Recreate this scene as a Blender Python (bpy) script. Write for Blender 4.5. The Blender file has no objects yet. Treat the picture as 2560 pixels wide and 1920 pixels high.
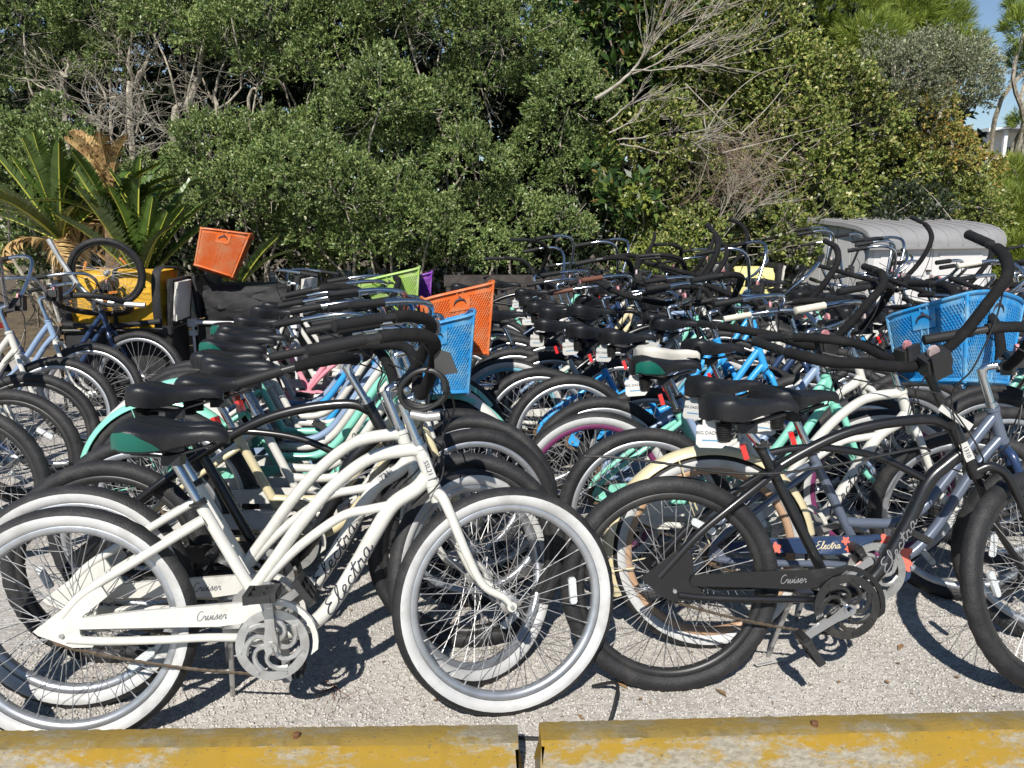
import bpy, bmesh, math, random
import numpy as np
from mathutils import Vector, Matrix, Quaternion

# ------------------------------------------------------------------ scene, camera, light
S = bpy.context.scene
C = S.collection
R = math.radians
HC, PITCH, FOC = 1.42, R(11.7), 1971.0 / 2560.0      # eye height, tilt, focal length in picture widths

cam_d = bpy.data.cameras.new('camera')
cam_d.sensor_width = 36.0
cam_d.lens = 36.0 * FOC
cam_d.clip_end = 500.0
cam_d.clip_start = 0.05
cam = bpy.data.objects.new('camera', cam_d)
C.objects.link(cam)
cam.location = (0, 0, HC)
cam.rotation_euler = (R(90) - PITCH, 0, 0)
S.camera = cam

SUN_EL, SUN_AZ = R(43), R(10)          # sun behind the photographer, a little to the left
to_sun = Vector((-math.sin(SUN_AZ) * math.cos(SUN_EL), -math.cos(SUN_AZ) * math.cos(SUN_EL), math.sin(SUN_EL)))
W = bpy.data.worlds.new('World')
S.world = W
W.use_nodes = True
wn = W.node_tree
sky = wn.nodes.new('ShaderNodeTexSky')
sky.sky_type = 'NISHITA'
sky.sun_disc = False
sky.sun_elevation = SUN_EL
sky.sun_rotation = R(180) + SUN_AZ
sky.air_density = 1.0
sky.dust_density = 0.0
sky.ozone_density = 2.5
wn.links.new(sky.outputs[0], wn.nodes['Background'].inputs[0])
wn.nodes['Background'].inputs[1].default_value = 0.08
sd = bpy.data.lights.new('sun', 'SUN')
sd.energy = 5.0
sd.angle = R(0.53)
sd.color = (1.0, 0.955, 0.88)
so = bpy.data.objects.new('sun', sd)
C.objects.link(so)
so.rotation_euler = (-to_sun).to_track_quat('-Z', 'Y').to_euler()
S.view_settings.view_transform = 'Standard'
S.view_settings.look = 'None'
S.view_settings.gamma = 1.0
S.view_settings.exposure = 0.28
S.view_settings.use_curve_mapping = False
S.cycles.max_bounces = 5
S.cycles.diffuse_bounces = 2
S.cycles.glossy_bounces = 2
S.cycles.transmission_bounces = 2
S.cycles.transparent_max_bounces = 4
S.cycles.caustics_reflective = False
S.cycles.caustics_refractive = False

rnd = random.Random(11)
nrg = np.random.default_rng(7)
K = 2560.0 / 2212.0


def at(dx, dy, Y):
    """point of the place at distance Y seen at (dx, dy) of a 2212 px wide view"""
    u = (dx * K - 1280) / 1971.0
    v = (960 - dy * K) / 1971.0
    c, s = math.cos(PITCH), math.sin(PITCH)
    r = Vector((u, c + v * s, -s + v * c))
    return Vector((0, 0, HC)) + r * (Y / r.y)


# ------------------------------------------------------------------ materials
MATS = {}


def nd(nt, t, **kw):
    n = nt.nodes.new(t)
    for k, v in kw.items():
        setattr(n, k, v)
    return n


def mat(name, col, rough=0.5, metal=0.0, spec=0.5, var=0.0, scale=20.0, bump=0.0, bscale=60.0,
        dirt=None, dirt_amt=0.0, coat=0.0, col2=None, chips=None):
    """plain procedural material: base colour, noise variation, dust or stains, fine relief"""
    if name in MATS:
        return MATS[name]
    m = bpy.data.materials.new(name)
    m.use_nodes = True
    nt = m.node_tree
    b = nt.nodes['Principled BSDF']
    b.inputs['Roughness'].default_value = rough
    b.inputs['Metallic'].default_value = metal
    b.inputs['Specular IOR Level'].default_value = spec
    if coat:
        b.inputs['Coat Weight'].default_value = coat
        b.inputs['Coat Roughness'].default_value = 0.12
    tc = nd(nt, 'ShaderNodeTexCoord')
    base = nd(nt, 'ShaderNodeRGB')
    base.outputs[0].default_value = (*col, 1)
    out = base.outputs[0]
    if var > 0 or col2:
        nz = nd(nt, 'ShaderNodeTexNoise')
        nz.inputs['Scale'].default_value = scale
        nz.inputs['Detail'].default_value = 5
        nt.links.new(tc.outputs['Object'], nz.inputs['Vector'])
        mr = nd(nt, 'ShaderNodeMapRange')
        mr.inputs[1].default_value = 0.35
        mr.inputs[2].default_value = 0.65
        nt.links.new(nz.outputs[0], mr.inputs[0])
        mx = nd(nt, 'ShaderNodeMix', data_type='RGBA')
        c2 = col2 if col2 else tuple(max(0, c * (1 - var)) for c in col)
        mx.inputs[7].default_value = (*c2, 1)
        nt.links.new(mr.outputs[0], mx.inputs[0])
        nt.links.new(out, mx.inputs[6])
        out = mx.outputs[2]
    if dirt:
        nz = nd(nt, 'ShaderNodeTexNoise')
        nz.inputs['Scale'].default_value = 7
        nz.inputs['Detail'].default_value = 8
        nz.inputs['Roughness'].default_value = 0.7
        nt.links.new(tc.outputs['Object'], nz.inputs['Vector'])
        mr = nd(nt, 'ShaderNodeMapRange')
        mr.inputs[1].default_value = 0.5
        mr.inputs[2].default_value = 0.75
        mr.inputs[4].default_value = dirt_amt
        nt.links.new(nz.outputs[0], mr.inputs[0])
        mx = nd(nt, 'ShaderNodeMix', data_type='RGBA')
        mx.inputs[7].default_value = (*dirt, 1)
        nt.links.new(mr.outputs[0], mx.inputs[0])
        nt.links.new(out, mx.inputs[6])
        out = mx.outputs[2]
    if chips:
        for sc, lo, hi, amt in ((75, .66, .70, .75), (9, .60, .78, .35)):
            nz = nd(nt, 'ShaderNodeTexNoise')
            nz.inputs['Scale'].default_value = sc
            nz.inputs['Detail'].default_value = 6
            nz.inputs['Roughness'].default_value = 0.75
            nt.links.new(tc.outputs['Object'], nz.inputs['Vector'])
            mr = nd(nt, 'ShaderNodeMapRange')
            mr.inputs[1].default_value = lo
            mr.inputs[2].default_value = hi
            mr.inputs[4].default_value = amt
            nt.links.new(nz.outputs[0], mr.inputs[0])
            mx = nd(nt, 'ShaderNodeMix', data_type='RGBA')
            mx.inputs[7].default_value = (*chips, 1)
            nt.links.new(mr.outputs[0], mx.inputs[0])
            nt.links.new(out, mx.inputs[6])
            out = mx.outputs[2]
    nt.links.new(out, b.inputs['Base Color'])
    if bump > 0:
        nz = nd(nt, 'ShaderNodeTexNoise')
        nz.inputs['Scale'].default_value = bscale
        nz.inputs['Detail'].default_value = 4
        nt.links.new(tc.outputs['Object'], nz.inputs['Vector'])
        bp = nd(nt, 'ShaderNodeBump')
        bp.inputs['Strength'].default_value = bump
        bp.inputs['Distance'].default_value = 0.01
        nt.links.new(nz.outputs[0], bp.inputs['Height'])
        nt.links.new(bp.outputs[0], b.inputs['Normal'])
    MATS[name] = m
    return m


GRIME = (0.16, 0.13, 0.10)


def paint(name, col):
    return mat('paint ' + name, col, rough=0.32, spec=0.5, coat=0.25, dirt=GRIME if sum(col) > 0.3 else (0.12, 0.11, 0.10),
               dirt_amt=0.28 if sum(col) > 0.3 else 0.06, chips=(0.17, 0.12, 0.08) if sum(col) > 0.3 else (0.10, 0.095, 0.09))


P_WHITE = paint('white', (0.60, 0.59, 0.545))
P_CREAM = paint('cream', (0.62, 0.54, 0.34))
P_MINT = paint('mint', (0.22, 0.60, 0.47))
P_BLUE = paint('sky blue', (0.035, 0.33, 0.72))
P_STEEL = paint('steel blue', (0.24, 0.33, 0.48))
P_NAVY = paint('navy', (0.022, 0.045, 0.11))
P_PINK = paint('pink', (0.78, 0.30, 0.38))
P_BLACK = paint('black', (0.008, 0.008, 0.009))
P_SILVER = mat('silver blue tube', (0.13, 0.155, 0.21), rough=0.3, metal=0.3, dirt=GRIME, dirt_amt=0.2)
M_TYRE = mat('tyre rubber', (0.024, 0.024, 0.026), rough=0.6, spec=0.35, var=0.35, scale=9, dirt=(0.13, 0.12, 0.105), dirt_amt=0.32, bump=0.25, bscale=160)
M_WW = mat('whitewall rubber', (0.55, 0.55, 0.545), rough=0.5, var=0.14, scale=14, dirt=(0.26, 0.24, 0.21), dirt_amt=0.55, chips=(0.16, 0.15, 0.14))
M_RIM = mat('rim alloy', (0.50, 0.52, 0.55), rough=0.38, metal=0.75, var=0.15, scale=30, dirt=(0.25, 0.22, 0.18), dirt_amt=0.4)
M_RIMBLK = mat('rim black', (0.02, 0.02, 0.02), rough=0.4, dirt=(0.15, 0.13, 0.11), dirt_amt=0.25)
M_RIMWHITE = mat('rim white', (0.70, 0.70, 0.66), rough=0.4, dirt=GRIME, dirt_amt=0.3)
M_RIMTAN = mat('rim tan', (0.42, 0.27, 0.17), rough=0.5)
M_RIMPURPLE = mat('rim purple', (0.16, 0.03, 0.10), rough=0.4)
M_RIMBLUE = mat('rim pale blue', (0.15, 0.38, 0.48), rough=0.4)
M_SPOKE = mat('spoke steel', (0.50, 0.50, 0.50), rough=0.5, metal=0.55, var=0.4, scale=35, dirt=(0.22, 0.13, 0.07), dirt_amt=0.5)
M_CHROME = mat('chrome', (0.62, 0.64, 0.67), rough=0.16, metal=1.0, dirt=(0.20, 0.15, 0.10), dirt_amt=0.45)
M_ALU = mat('alloy', (0.55, 0.55, 0.54), rough=0.42, metal=0.7, var=0.25, scale=25, dirt=(0.24, 0.18, 0.12), dirt_amt=0.4)
M_STEEL = mat('rusty chain', (0.17, 0.135, 0.10), rough=0.6, metal=0.5, var=0.5, scale=80, dirt=(0.22, 0.09, 0.03), dirt_amt=0.6)
M_RUST = mat('rust', (0.17, 0.075, 0.03), rough=0.8, var=0.5, scale=60)
M_BLK = mat('black plastic', (0.02, 0.02, 0.021), rough=0.5, dirt=(0.13, 0.12, 0.11), dirt_amt=0.3)
M_BLKM = mat('black metal', (0.018, 0.018, 0.018), rough=0.42, dirt=(0.14, 0.12, 0.10), dirt_amt=0.35)
M_FOAM = mat('foam sleeve', (0.011, 0.011, 0.012), rough=0.85, spec=0.22, var=0.25, scale=40, bump=0.3, bscale=300, dirt=(0.08, 0.075, 0.07), dirt_amt=0.2)
M_GRIP = mat('rubber grip', (0.015, 0.015, 0.016), rough=0.65, spec=0.3, dirt=(0.08, 0.075, 0.07), dirt_amt=0.2)
M_GRIPW = mat('cream grip', (0.62, 0.58, 0.48), rough=0.6, dirt=GRIME, dirt_amt=0.4)
M_GRIPB = mat('brown grip', (0.13, 0.05, 0.03), rough=0.6)
M_SADDLE = mat('black saddle vinyl', (0.009, 0.0095, 0.012), rough=0.44, spec=0.5, bump=0.12, bscale=220, dirt=(0.07, 0.067, 0.063), dirt_amt=0.2)
M_SADDLEW = mat('cream saddle vinyl', (0.62, 0.59, 0.53), rough=0.45, dirt=(0.3, 0.27, 0.22), dirt_amt=0.4)
M_TEAL = mat('teal saddle vinyl', (0.007, 0.115, 0.085), rough=0.3, spec=0.5)
M_REFL = mat('clear reflector', (0.62, 0.65, 0.66), rough=0.25, spec=0.8, bump=0.6, bscale=350)
M_REFLO = mat('amber reflector', (0.75, 0.24, 0.02), rough=0.25, spec=0.8, bump=0.6, bscale=350)
M_RED = mat('red reflector', (0.62, 0.015, 0.015), rough=0.18, spec=0.8, coat=0.5)
M_FADED = mat('faded pink button', (0.58, 0.26, 0.28), rough=0.5, var=0.3, scale=50)
M_FADED2 = mat('faded pale button', (0.52, 0.40, 0.40), rough=0.5, var=0.3, scale=50)
M_TAG = mat('white plastic tag', (0.50, 0.495, 0.47), rough=0.4, dirt=(0.35, 0.33, 0.29), dirt_amt=0.35)
M_INK = mat('dark ink', (0.03, 0.032, 0.045), rough=0.6)
M_INKGREY = mat('grey ink', (0.20, 0.20, 0.21), rough=0.6)
M_INKCREAM = mat('cream ink', (0.70, 0.60, 0.40), rough=0.6)
M_INKBLUE = mat('blue ink', (0.06, 0.22, 0.38), rough=0.6)
M_CORAL = mat('coral flower print', (0.80, 0.17, 0.12), rough=0.4)
M_CABLE = mat('cable housing', (0.018, 0.018, 0.018), rough=0.45)


# ------------------------------------------------------------------ mesh helpers
class MB:
    def __init__(self):
        self.v, self.f = [], []

    def add(self, vs, fs):
        o = len(self.v)
        self.v += [tuple(p) for p in vs]
        self.f += [tuple(i + o for i in q) for q in fs]
        return self

    def box(self, c, s, m=None):
        x, y, z = (k / 2 for k in s)
        vs = [Vector((a * x, b * y, d * z)) for d in (-1, 1) for a, b in ((-1, -1), (1, -1), (1, 1), (-1, 1))]
        if m is not None:
            vs = [m @ p for p in vs]
        vs = [p + Vector(c) for p in vs]
        return self.add(vs, [(3, 2, 1, 0), (4, 5, 6, 7), (0, 1, 5, 4), (1, 2, 6, 5), (2, 3, 7, 6), (3, 0, 4, 7)])

    def tube(self, pts, r, n=8, cap=True, closed=False, flat=1.0):
        pts = [Vector(p) for p in pts]
        N = len(pts)
        rs = [r] * N if isinstance(r, (int, float)) else list(r)
        tang = []
        for i in range(N):
            if closed:
                t = pts[(i + 1) % N] - pts[i - 1]
            else:
                t = pts[min(i + 1, N - 1)] - pts[max(i - 1, 0)]
            tang.append(t.normalized() if t.length > 1e-9 else Vector((0, 0, 1)))
        a = Vector((0, 1, 0)) if abs(tang[0].y) < 0.9 else Vector((1, 0, 0))
        u = tang[0].cross(a).normalized()
        vs = []
        for i in range(N):
            if i:
                q = tang[i - 1].rotation_difference(tang[i])
                u = q @ u
                u = (u - tang[i] * u.dot(tang[i])).normalized()
            w = tang[i].cross(u)
            for k in range(n):
                an = 2 * math.pi * k / n
                vs.append(pts[i] + (u * math.cos(an) + w * math.sin(an) * flat) * rs[i])
        fs = []
        for i in range(N if closed else N - 1):
            j = (i + 1) % N
            for k in range(n):
                fs.append((i * n + k, i * n + (k + 1) % n, j * n + (k + 1) % n, j * n + k))
        if cap and not closed:
            fs.append(tuple(reversed(range(n))))
            fs.append(tuple((N - 1) * n + k for k in range(n)))
        return self.add(vs, fs)

    def lathe(self, prof, n=48, a0=0.0, a1=2 * math.pi, closed_prof=False, c=(0, 0, 0)):
        """profile of (radius, y) turned about the y axis"""
        full = abs(a1 - a0 - 2 * math.pi) < 1e-6
        m = n if full else n + 1
        P = len(prof)
        vs = []
        for i in range(m):
            an = a0 + (a1 - a0) * i / n
            for r, y in prof:
                vs.append((c[0] + r * math.cos(an), c[1] + y, c[2] + r * math.sin(an)))
        fs = []
        for i in range(n):
            j = (i + 1) % m
            for k in range(P if closed_prof else P - 1):
                l = (k + 1) % P
                fs.append((i * P + k, i * P + l, j * P + l, j * P + k))
        return self.add(vs, fs)

    def plate(self, outline, y0, y1):
        """closed outline in (x, z) extruded from y0 to y1"""
        n = len(outline)
        vs = [(x, y0, z) for x, z in outline] + [(x, y1, z) for x, z in outline]
        fs = [tuple(range(n)), tuple(reversed(range(n, 2 * n)))]
        for i in range(n):
            j = (i + 1) % n
            fs.append((j, i, n + i, n + j))
        return self.add(vs, fs)

    def mesh(self, name, m=None, smooth=True, angle=40):
        me = bpy.data.meshes.new(name)
        me.from_pydata(self.v, [], self.f)
        bm = bmesh.new()
        bm.from_mesh(me)
        big = [f for f in bm.faces if len(f.verts) > 4]
        if big:
            bmesh.ops.triangulate(bm, faces=big)
        bmesh.ops.recalc_face_normals(bm, faces=bm.faces)
        bm.to_mesh(me)
        bm.free()
        if smooth:
            me.polygons.foreach_set('use_smooth', [True] * len(me.polygons))
            me.set_sharp_from_angle(angle=R(angle))
        me.materials.append(m)
        me.update()
        return me


def spline(pts, n=6, closed=False):
    """Catmull-Rom curve through the points"""
    P = [Vector(p) for p in pts]
    out = []
    N = len(P)
    rng = range(N) if closed else range(N - 1)
    for i in rng:
        if closed:
            p0, p1, p2, p3 = P[i - 1], P[i], P[(i + 1) % N], P[(i + 2) % N]
        else:
            p1, p2 = P[i], P[i + 1]
            p0 = P[i - 1] if i else p1 * 2 - p2
            p3 = P[i + 2] if i + 2 < N else p2 * 2 - p1
        for k in range(n):
            t = k / n
            out.append(0.5 * ((2 * p1) + (p2 - p0) * t + (2 * p0 - 5 * p1 + 4 * p2 - p3) * t * t + (3 * p1 - p0 - 3 * p2 + p3) * t ** 3))
    if not closed:
        out.append(P[-1])
    return out


def xz(pts, y=0.0):
    return [(p[0], y, p[1]) for p in pts]


def link(name, me, parent=None, m=None, label=None, cat=None, group=None, kind=None, loc=None, rot=None):
    o = bpy.data.objects.new(name, me)
    C.objects.link(o)
    if parent is not None:
        o.parent = parent
    if m is not None and me is not None:
        o.material_slots[0].link = 'OBJECT'
        o.material_slots[0].material = m
    if label:
        o['label'] = label
    if cat:
        o['category'] = cat
    if group:
        o['group'] = group
    if kind:
        o['kind'] = kind
    if loc is not None:
        o.location = loc
    if rot is not None:
        o.rotation_euler = rot
    return o


def fast_mesh(name, verts, quads, m):
    """big quad mesh from numpy arrays"""
    me = bpy.data.meshes.new(name)
    nv, nf = len(verts), len(quads)
    k = quads.shape[1]
    me.vertices.add(nv)
    me.vertices.foreach_set('co', verts.astype(np.float32).ravel())
    me.loops.add(nf * k)
    me.loops.foreach_set('vertex_index', quads.astype(np.int32).ravel())
    me.polygons.add(nf)
    me.polygons.foreach_set('loop_start', np.arange(0, nf * k, k, dtype=np.int32))
    me.polygons.foreach_set('loop_total', np.full(nf, k, dtype=np.int32))
    me.update(calc_edges=True)
    me.materials.append(m)
    return me


def text_mesh(body, size, m, shear=0.0, extrude=0.0004):
    cu = bpy.data.curves.new('text', 'FONT')
    cu.body = body
    cu.size = size
    cu.shear = shear
    cu.extrude = extrude
    cu.resolution_u = 2
    cu.align_x = 'CENTER'
    cu.align_y = 'CENTER'
    o = bpy.data.objects.new('text', cu)
    C.objects.link(o)
    dg = bpy.context.evaluated_depsgraph_get()
    me = bpy.data.meshes.new_from_object(o.evaluated_get(dg))
    bpy.data.objects.remove(o)
    bpy.data.curves.remove(cu)
    me.materials.clear()
    me.materials.append(m)
    return me


# cursive strokes: letter -> (strokes, advance)
SCRIPT = {
    'E': ([[(.55, .95), (.32, 1.0), (.14, .85), (.25, .62), (.42, .55), (.2, .5), (.05, .28), (.15, .02), (.4, 0), (.62, .15)]], .62),
    'l': ([[(0, .1), (.25, .55), (.33, .9), (.25, 1.0), (.17, .8), (.15, .3), (.22, .02), (.42, .12)]], .38),
    'e': ([[(0, .15), (.25, .28), (.33, .42), (.22, .5), (.1, .35), (.12, .1), (.27, 0), (.45, .14)]], .42),
    'c': ([[(.36, .4), (.25, .5), (.1, .35), (.1, .12), (.25, 0), (.45, .14)]], .42),
    't': ([[(0, .12), (.2, .6), (.25, .85), (.2, .4), (.2, .1), (.3, 0), (.42, .14)], [(.05, .6), (.45, .62)]], .38),
    'r': ([[(0, .14), (.12, .4), (.15, .5), (.2, .42), (.33, .42), (.3, .2), (.35, .02), (.46, .14)]], .44),
    'a': ([[(.38, .45), (.22, .5), (.08, .3), (.12, .03), (.27, .05), (.36, .35), (.38, .48), (.38, .1), (.48, .02), (.6, .2)]], .55),
    'C': ([[(.55, .85), (.4, 1.0), (.15, .8), (.08, .4), (.2, .05), (.45, .02), (.62, .2)]], .6),
    'u': ([[(0, .15), (.12, .48), (.1, .2), (.18, 0), (.32, .15), (.38, .48), (.38, .1), (.5, .12)]], .48),
    'i': ([[(0, .15), (.14, .48), (.12, .15), (.2, 0), (.32, .14)], [(.17, .68), (.2, .72)]], .3),
    's': ([[(0, .1), (.2, .4), (.22, .54), (.3, .3), (.24, .05), (.08, .03)], [(.24, .05), (.4, .14)]], .38),
}


def script_lines(word, h, slant=0.25, stretch=1.0):
    out, x = [], 0.0
    for ch in word:
        st, adv = SCRIPT[ch]
        for s in st:
            out.append([((x + p[0] + slant * p[1]) * h * stretch, p[1] * h) for p in s])
        x += adv
    return out, x * h


# ------------------------------------------------------------------ setting: ground
def ground_material():
    m = bpy.data.materials.new('crushed shell ground')
    m.use_nodes = True
    nt = m.node_tree
    b = nt.nodes['Principled BSDF']
    b.inputs['Roughness'].default_value = 0.9
    b.inputs['Specular IOR Level'].default_value = 0.2
    tc = nd(nt, 'ShaderNodeTexCoord')
    vo = nd(nt, 'ShaderNodeTexVoronoi')
    vo.inputs['Scale'].default_value = 70
    vo.inputs['Randomness'].default_value = 1.0
    nz0 = nd(nt, 'ShaderNodeTexNoise')
    nz0.inputs['Scale'].default_value = 40
    ad = nd(nt, 'ShaderNodeMix', data_type='RGBA')
    ad.inputs[0].default_value = 0.03
    nt.links.new(tc.outputs['Object'], nz0.inputs['Vector'])
    nt.links.new(tc.outputs['Object'], ad.inputs[6])
    nt.links.new(nz0.outputs[1], ad.inputs[7])
    nt.links.new(ad.outputs[2], vo.inputs['Vector'])
    sep = nd(nt, 'ShaderNodeSeparateColor')
    nt.links.new(vo.outputs['Color'], sep.inputs[0])
    r1 = nd(nt, 'ShaderNodeValToRGB')
    r1.color_ramp.elements[0].color = (0.385, 0.358, 0.325, 1)
    r1.color_ramp.elements[1].color = (0.56, 0.53, 0.49, 1)
    nt.links.new(sep.outputs[0], r1.inputs[0])
    nz = nd(nt, 'ShaderNodeTexNoise')
    nz.inputs['Scale'].default_value = 1.7
    nz.inputs['Detail'].default_value = 6
    nt.links.new(tc.outputs['Object'], nz.inputs['Vector'])
    mr = nd(nt, 'ShaderNodeMapRange')
    mr.inputs[1].default_value = 0.3
    mr.inputs[2].default_value = 0.7
    mr.inputs[3].default_value = 0.78
    mr.inputs[4].default_value = 1.08
    nt.links.new(nz.outputs[0], mr.inputs[0])
    ml = nd(nt, 'ShaderNodeMix', data_type='RGBA', blend_type='MULTIPLY')
    ml.inputs[0].default_value = 1
    nt.links.new(r1.outputs[0], ml.inputs[6])
    nt.links.new(mr.outputs[0], ml.inputs[7])
    nt.links.new(ml.outputs[2], b.inputs['Base Color'])
    bp = nd(nt, 'ShaderNodeBump')
    bp.inputs['Strength'].default_value = 0.7
    bp.inputs['Distance'].default_value = 0.004
    bp.invert = True
    nt.links.new(vo.outputs['Distance'], bp.inputs['Height'])
    nt.links.new(bp.outputs[0], b.inputs['Normal'])
    return m


def pebble_material():
    m = bpy.data.materials.new('shell fragments')
    m.use_nodes = True
    nt = m.node_tree
    b = nt.nodes['Principled BSDF']
    b.inputs['Roughness'].default_value = 0.85
    g = nd(nt, 'ShaderNodeNewGeometry')
    r1 = nd(nt, 'ShaderNodeValToRGB')
    e = r1.color_ramp.elements
    e[0].color = (0.385, 0.358, 0.325, 1)
    e[1].color = (0.56, 0.54, 0.515, 1)
    k = e.new(0.35)
    k.color = (0.475, 0.448, 0.412, 1)
    k = e.new(0.75)
    k.color = (0.54, 0.513, 0.478, 1)
    nt.links.new(g.outputs['Random Per Island'], r1.inputs[0])
    nt.links.new(r1.outputs[0], b.inputs['Base Color'])
    return m


M_GROUND = ground_material()
gb = MB()
gb.add([(-150, -30, 0), (150, -30, 0), (150, 250, 0), (-150, 250, 0)], [(0, 1, 2, 3)])
link('ground', gb.mesh('ground', M_GROUND, False), kind='structure')

M_SOIL = mat('leaf litter soil', (0.075, 0.055, 0.035), rough=0.95, col2=(0.16, 0.12, 0.07), scale=9, bump=1.0, bscale=40)
sb = MB()
sg = []
nx, ny = 60, 16
for j in range(ny + 1):
    for i in range(nx + 1):
        x = -40 + 80 * i / nx
        t = j / ny
        y = 8.35 + 90 * t ** 2.2 + 0.25 * math.sin(x * 1.7)
        z = 0.004 + min(1, t * 6) * 0.12 + 0.05 * math.sin(x * 2.3 + y * 3) * min(1, t * 8)
        sg.append((x, y, max(0.004, z)))
sb.add(sg, [(j * (nx + 1) + i, j * (nx + 1) + i + 1, (j + 1) * (nx + 1) + i + 1, (j + 1) * (nx + 1) + i) for j in range(ny) for i in range(nx)])
link('soil', sb.mesh('soil', M_SOIL), kind='structure')


def pebbles(n, x0, x1, y0, y1, smin, smax):
    base = np.array([(1, 0, 0), (-1, 0, 0), (0, 1, 0), (0, -1, 0), (0, 0, 1), (0, 0, -1)], float)
    tri = np.array([(0, 2, 4), (2, 1, 4), (1, 3, 4), (3, 0, 4), (2, 0, 5), (1, 2, 5), (3, 1, 5), (0, 3, 5)])
    s = nrg.uniform(smin, smax, (n, 1, 1)) * nrg.uniform(0.55, 1.2, (n, 6, 1))
    sc = np.stack([nrg.uniform(0.7, 1.3, n), nrg.uniform(0.6, 1.0, n), nrg.uniform(0.3, 0.6, n)], 1)[:, None, :]
    v = base[None] * s * sc
    a = nrg.uniform(0, 6.283, n)
    t = nrg.normal(0, 0.35, n)
    ct, st = np.cos(t)[:, None], np.sin(t)[:, None]
    vx, vz = v[..., 0] * ct - v[..., 2] * st, v[..., 0] * st + v[..., 2] * ct
    ca, sa = np.cos(a)[:, None], np.sin(a)[:, None]
    X = vx * ca - v[..., 1] * sa + nrg.uniform(x0, x1, n)[:, None]
    Y = vx * sa + v[..., 1] * ca + nrg.uniform(y0, y1, n)[:, None]
    Z = vz + nrg.uniform(-0.0005, 0.0025, n)[:, None]
    V = np.stack([X, Y, Z], -1).reshape(-1, 3)
    F = (tri[None] + (np.arange(n) * 6)[:, None, None]).reshape(-1, 3)
    return V, F


v1, f1 = pebbles(56000, -1.7, 2.3, 1.75, 3.3, 0.003, 0.0085)
v2, f2 = pebbles(9000, -2.2, 3.0, 3.3, 5.2, 0.006, 0.012)
gv = np.concatenate([v1, v2])
gf = np.concatenate([f1, f2 + len(v1)])
link('gravel', fast_mesh('gravel', gv, gf, pebble_material()), kind='stuff', label='pale crushed shell gravel covering the ground', cat='gravel')


# ------------------------------------------------------------------ wheel stops
def stop_material():
    m = bpy.data.materials.new('worn yellow paint on concrete')
    m.use_nodes = True
    nt = m.node_tree
    b = nt.nodes['Principled BSDF']
    b.inputs['Roughness'].default_value = 0.85
    b.inputs['Specular IOR Level'].default_value = 0.25
    tc = nd(nt, 'ShaderNodeTexCoord')
    mp = nd(nt, 'ShaderNodeMapping')
    mp.inputs['Scale'].default_value = (0.55, 1, 1.4)
    nt.links.new(tc.outputs['Object'], mp.inputs[0])

    def noise(sc, det=6, ro=0.65, vec=None):
        n = nd(nt, 'ShaderNodeTexNoise')
        n.inputs['Scale'].default_value = sc
        n.inputs['Detail'].default_value = det
        n.inputs['Roughness'].default_value = ro
        nt.links.new(vec or mp.outputs[0], n.inputs['Vector'])
        return n.outputs[0]

    def ramp(src, a, bb, lo=0.0, hi=1.0):
        r = nd(nt, 'ShaderNodeMapRange')
        r.inputs[1].default_value = a
        r.inputs[2].default_value = bb
        r.inputs[3].default_value = lo
        r.inputs[4].default_value = hi
        nt.links.new(src, r.inputs[0])
        return r.outputs[0]

    def mix(f, A, B):
        x = nd(nt, 'ShaderNodeMix', data_type='RGBA')
        nt.links.new(f, x.inputs[0])
        for s, val in ((6, A), (7, B)):
            if isinstance(val, tuple):
                x.inputs[s].default_value = (*val, 1)
            else:
                nt.links.new(val, x.inputs[s])
        return x.outputs[2]

    conc = mix(ramp(noise(90), 0.35, 0.65), (0.19, 0.17, 0.13), (0.33, 0.30, 0.24))
    yel = mix(ramp(noise(9), 0.3, 0.7), (0.31, 0.185, 0.018), (0.245, 0.165, 0.03))
    worn = ramp(noise(6.5, 12, 0.76), 0.475, 0.55)
    col = mix(worn, yel, conc)
    # grimy dust lies on the faces that look up
    g = nd(nt, 'ShaderNodeNewGeometry')
    sx = nd(nt, 'ShaderNodeSeparateXYZ')
    nt.links.new(g.outputs['True Normal'], sx.inputs[0])
    up = ramp(sx.outputs[2], 0.8, 0.95, 0.0, 0.8)
    nm = nd(nt, 'ShaderNodeMath', operation='MULTIPLY')
    nt.links.new(up, nm.inputs[0])
    nt.links.new(ramp(noise(6, 8, 0.7), 0.25, 0.60), nm.inputs[1])
    col = mix(nm.outputs[0], col, (0.17, 0.135, 0.06))
    pits = ramp(noise(140, 2, 0.5), 0.28, 0.34, 0.75, 0.0)
    col = mix(pits, col, (0.10, 0.085, 0.06))
    nt.links.new(col, b.inputs['Base Color'])
    bp = nd(nt, 'ShaderNodeBump')
    bp.inputs['Strength'].default_value = 0.55
    bp.inputs['Distance'].default_value = 0.006
    nt.links.new(noise(60, 8, 0.7), bp.inputs['Height'])
    nt.links.new(bp.outputs[0], b.inputs['Normal'])
    return m


M_STOP = stop_material()


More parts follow.
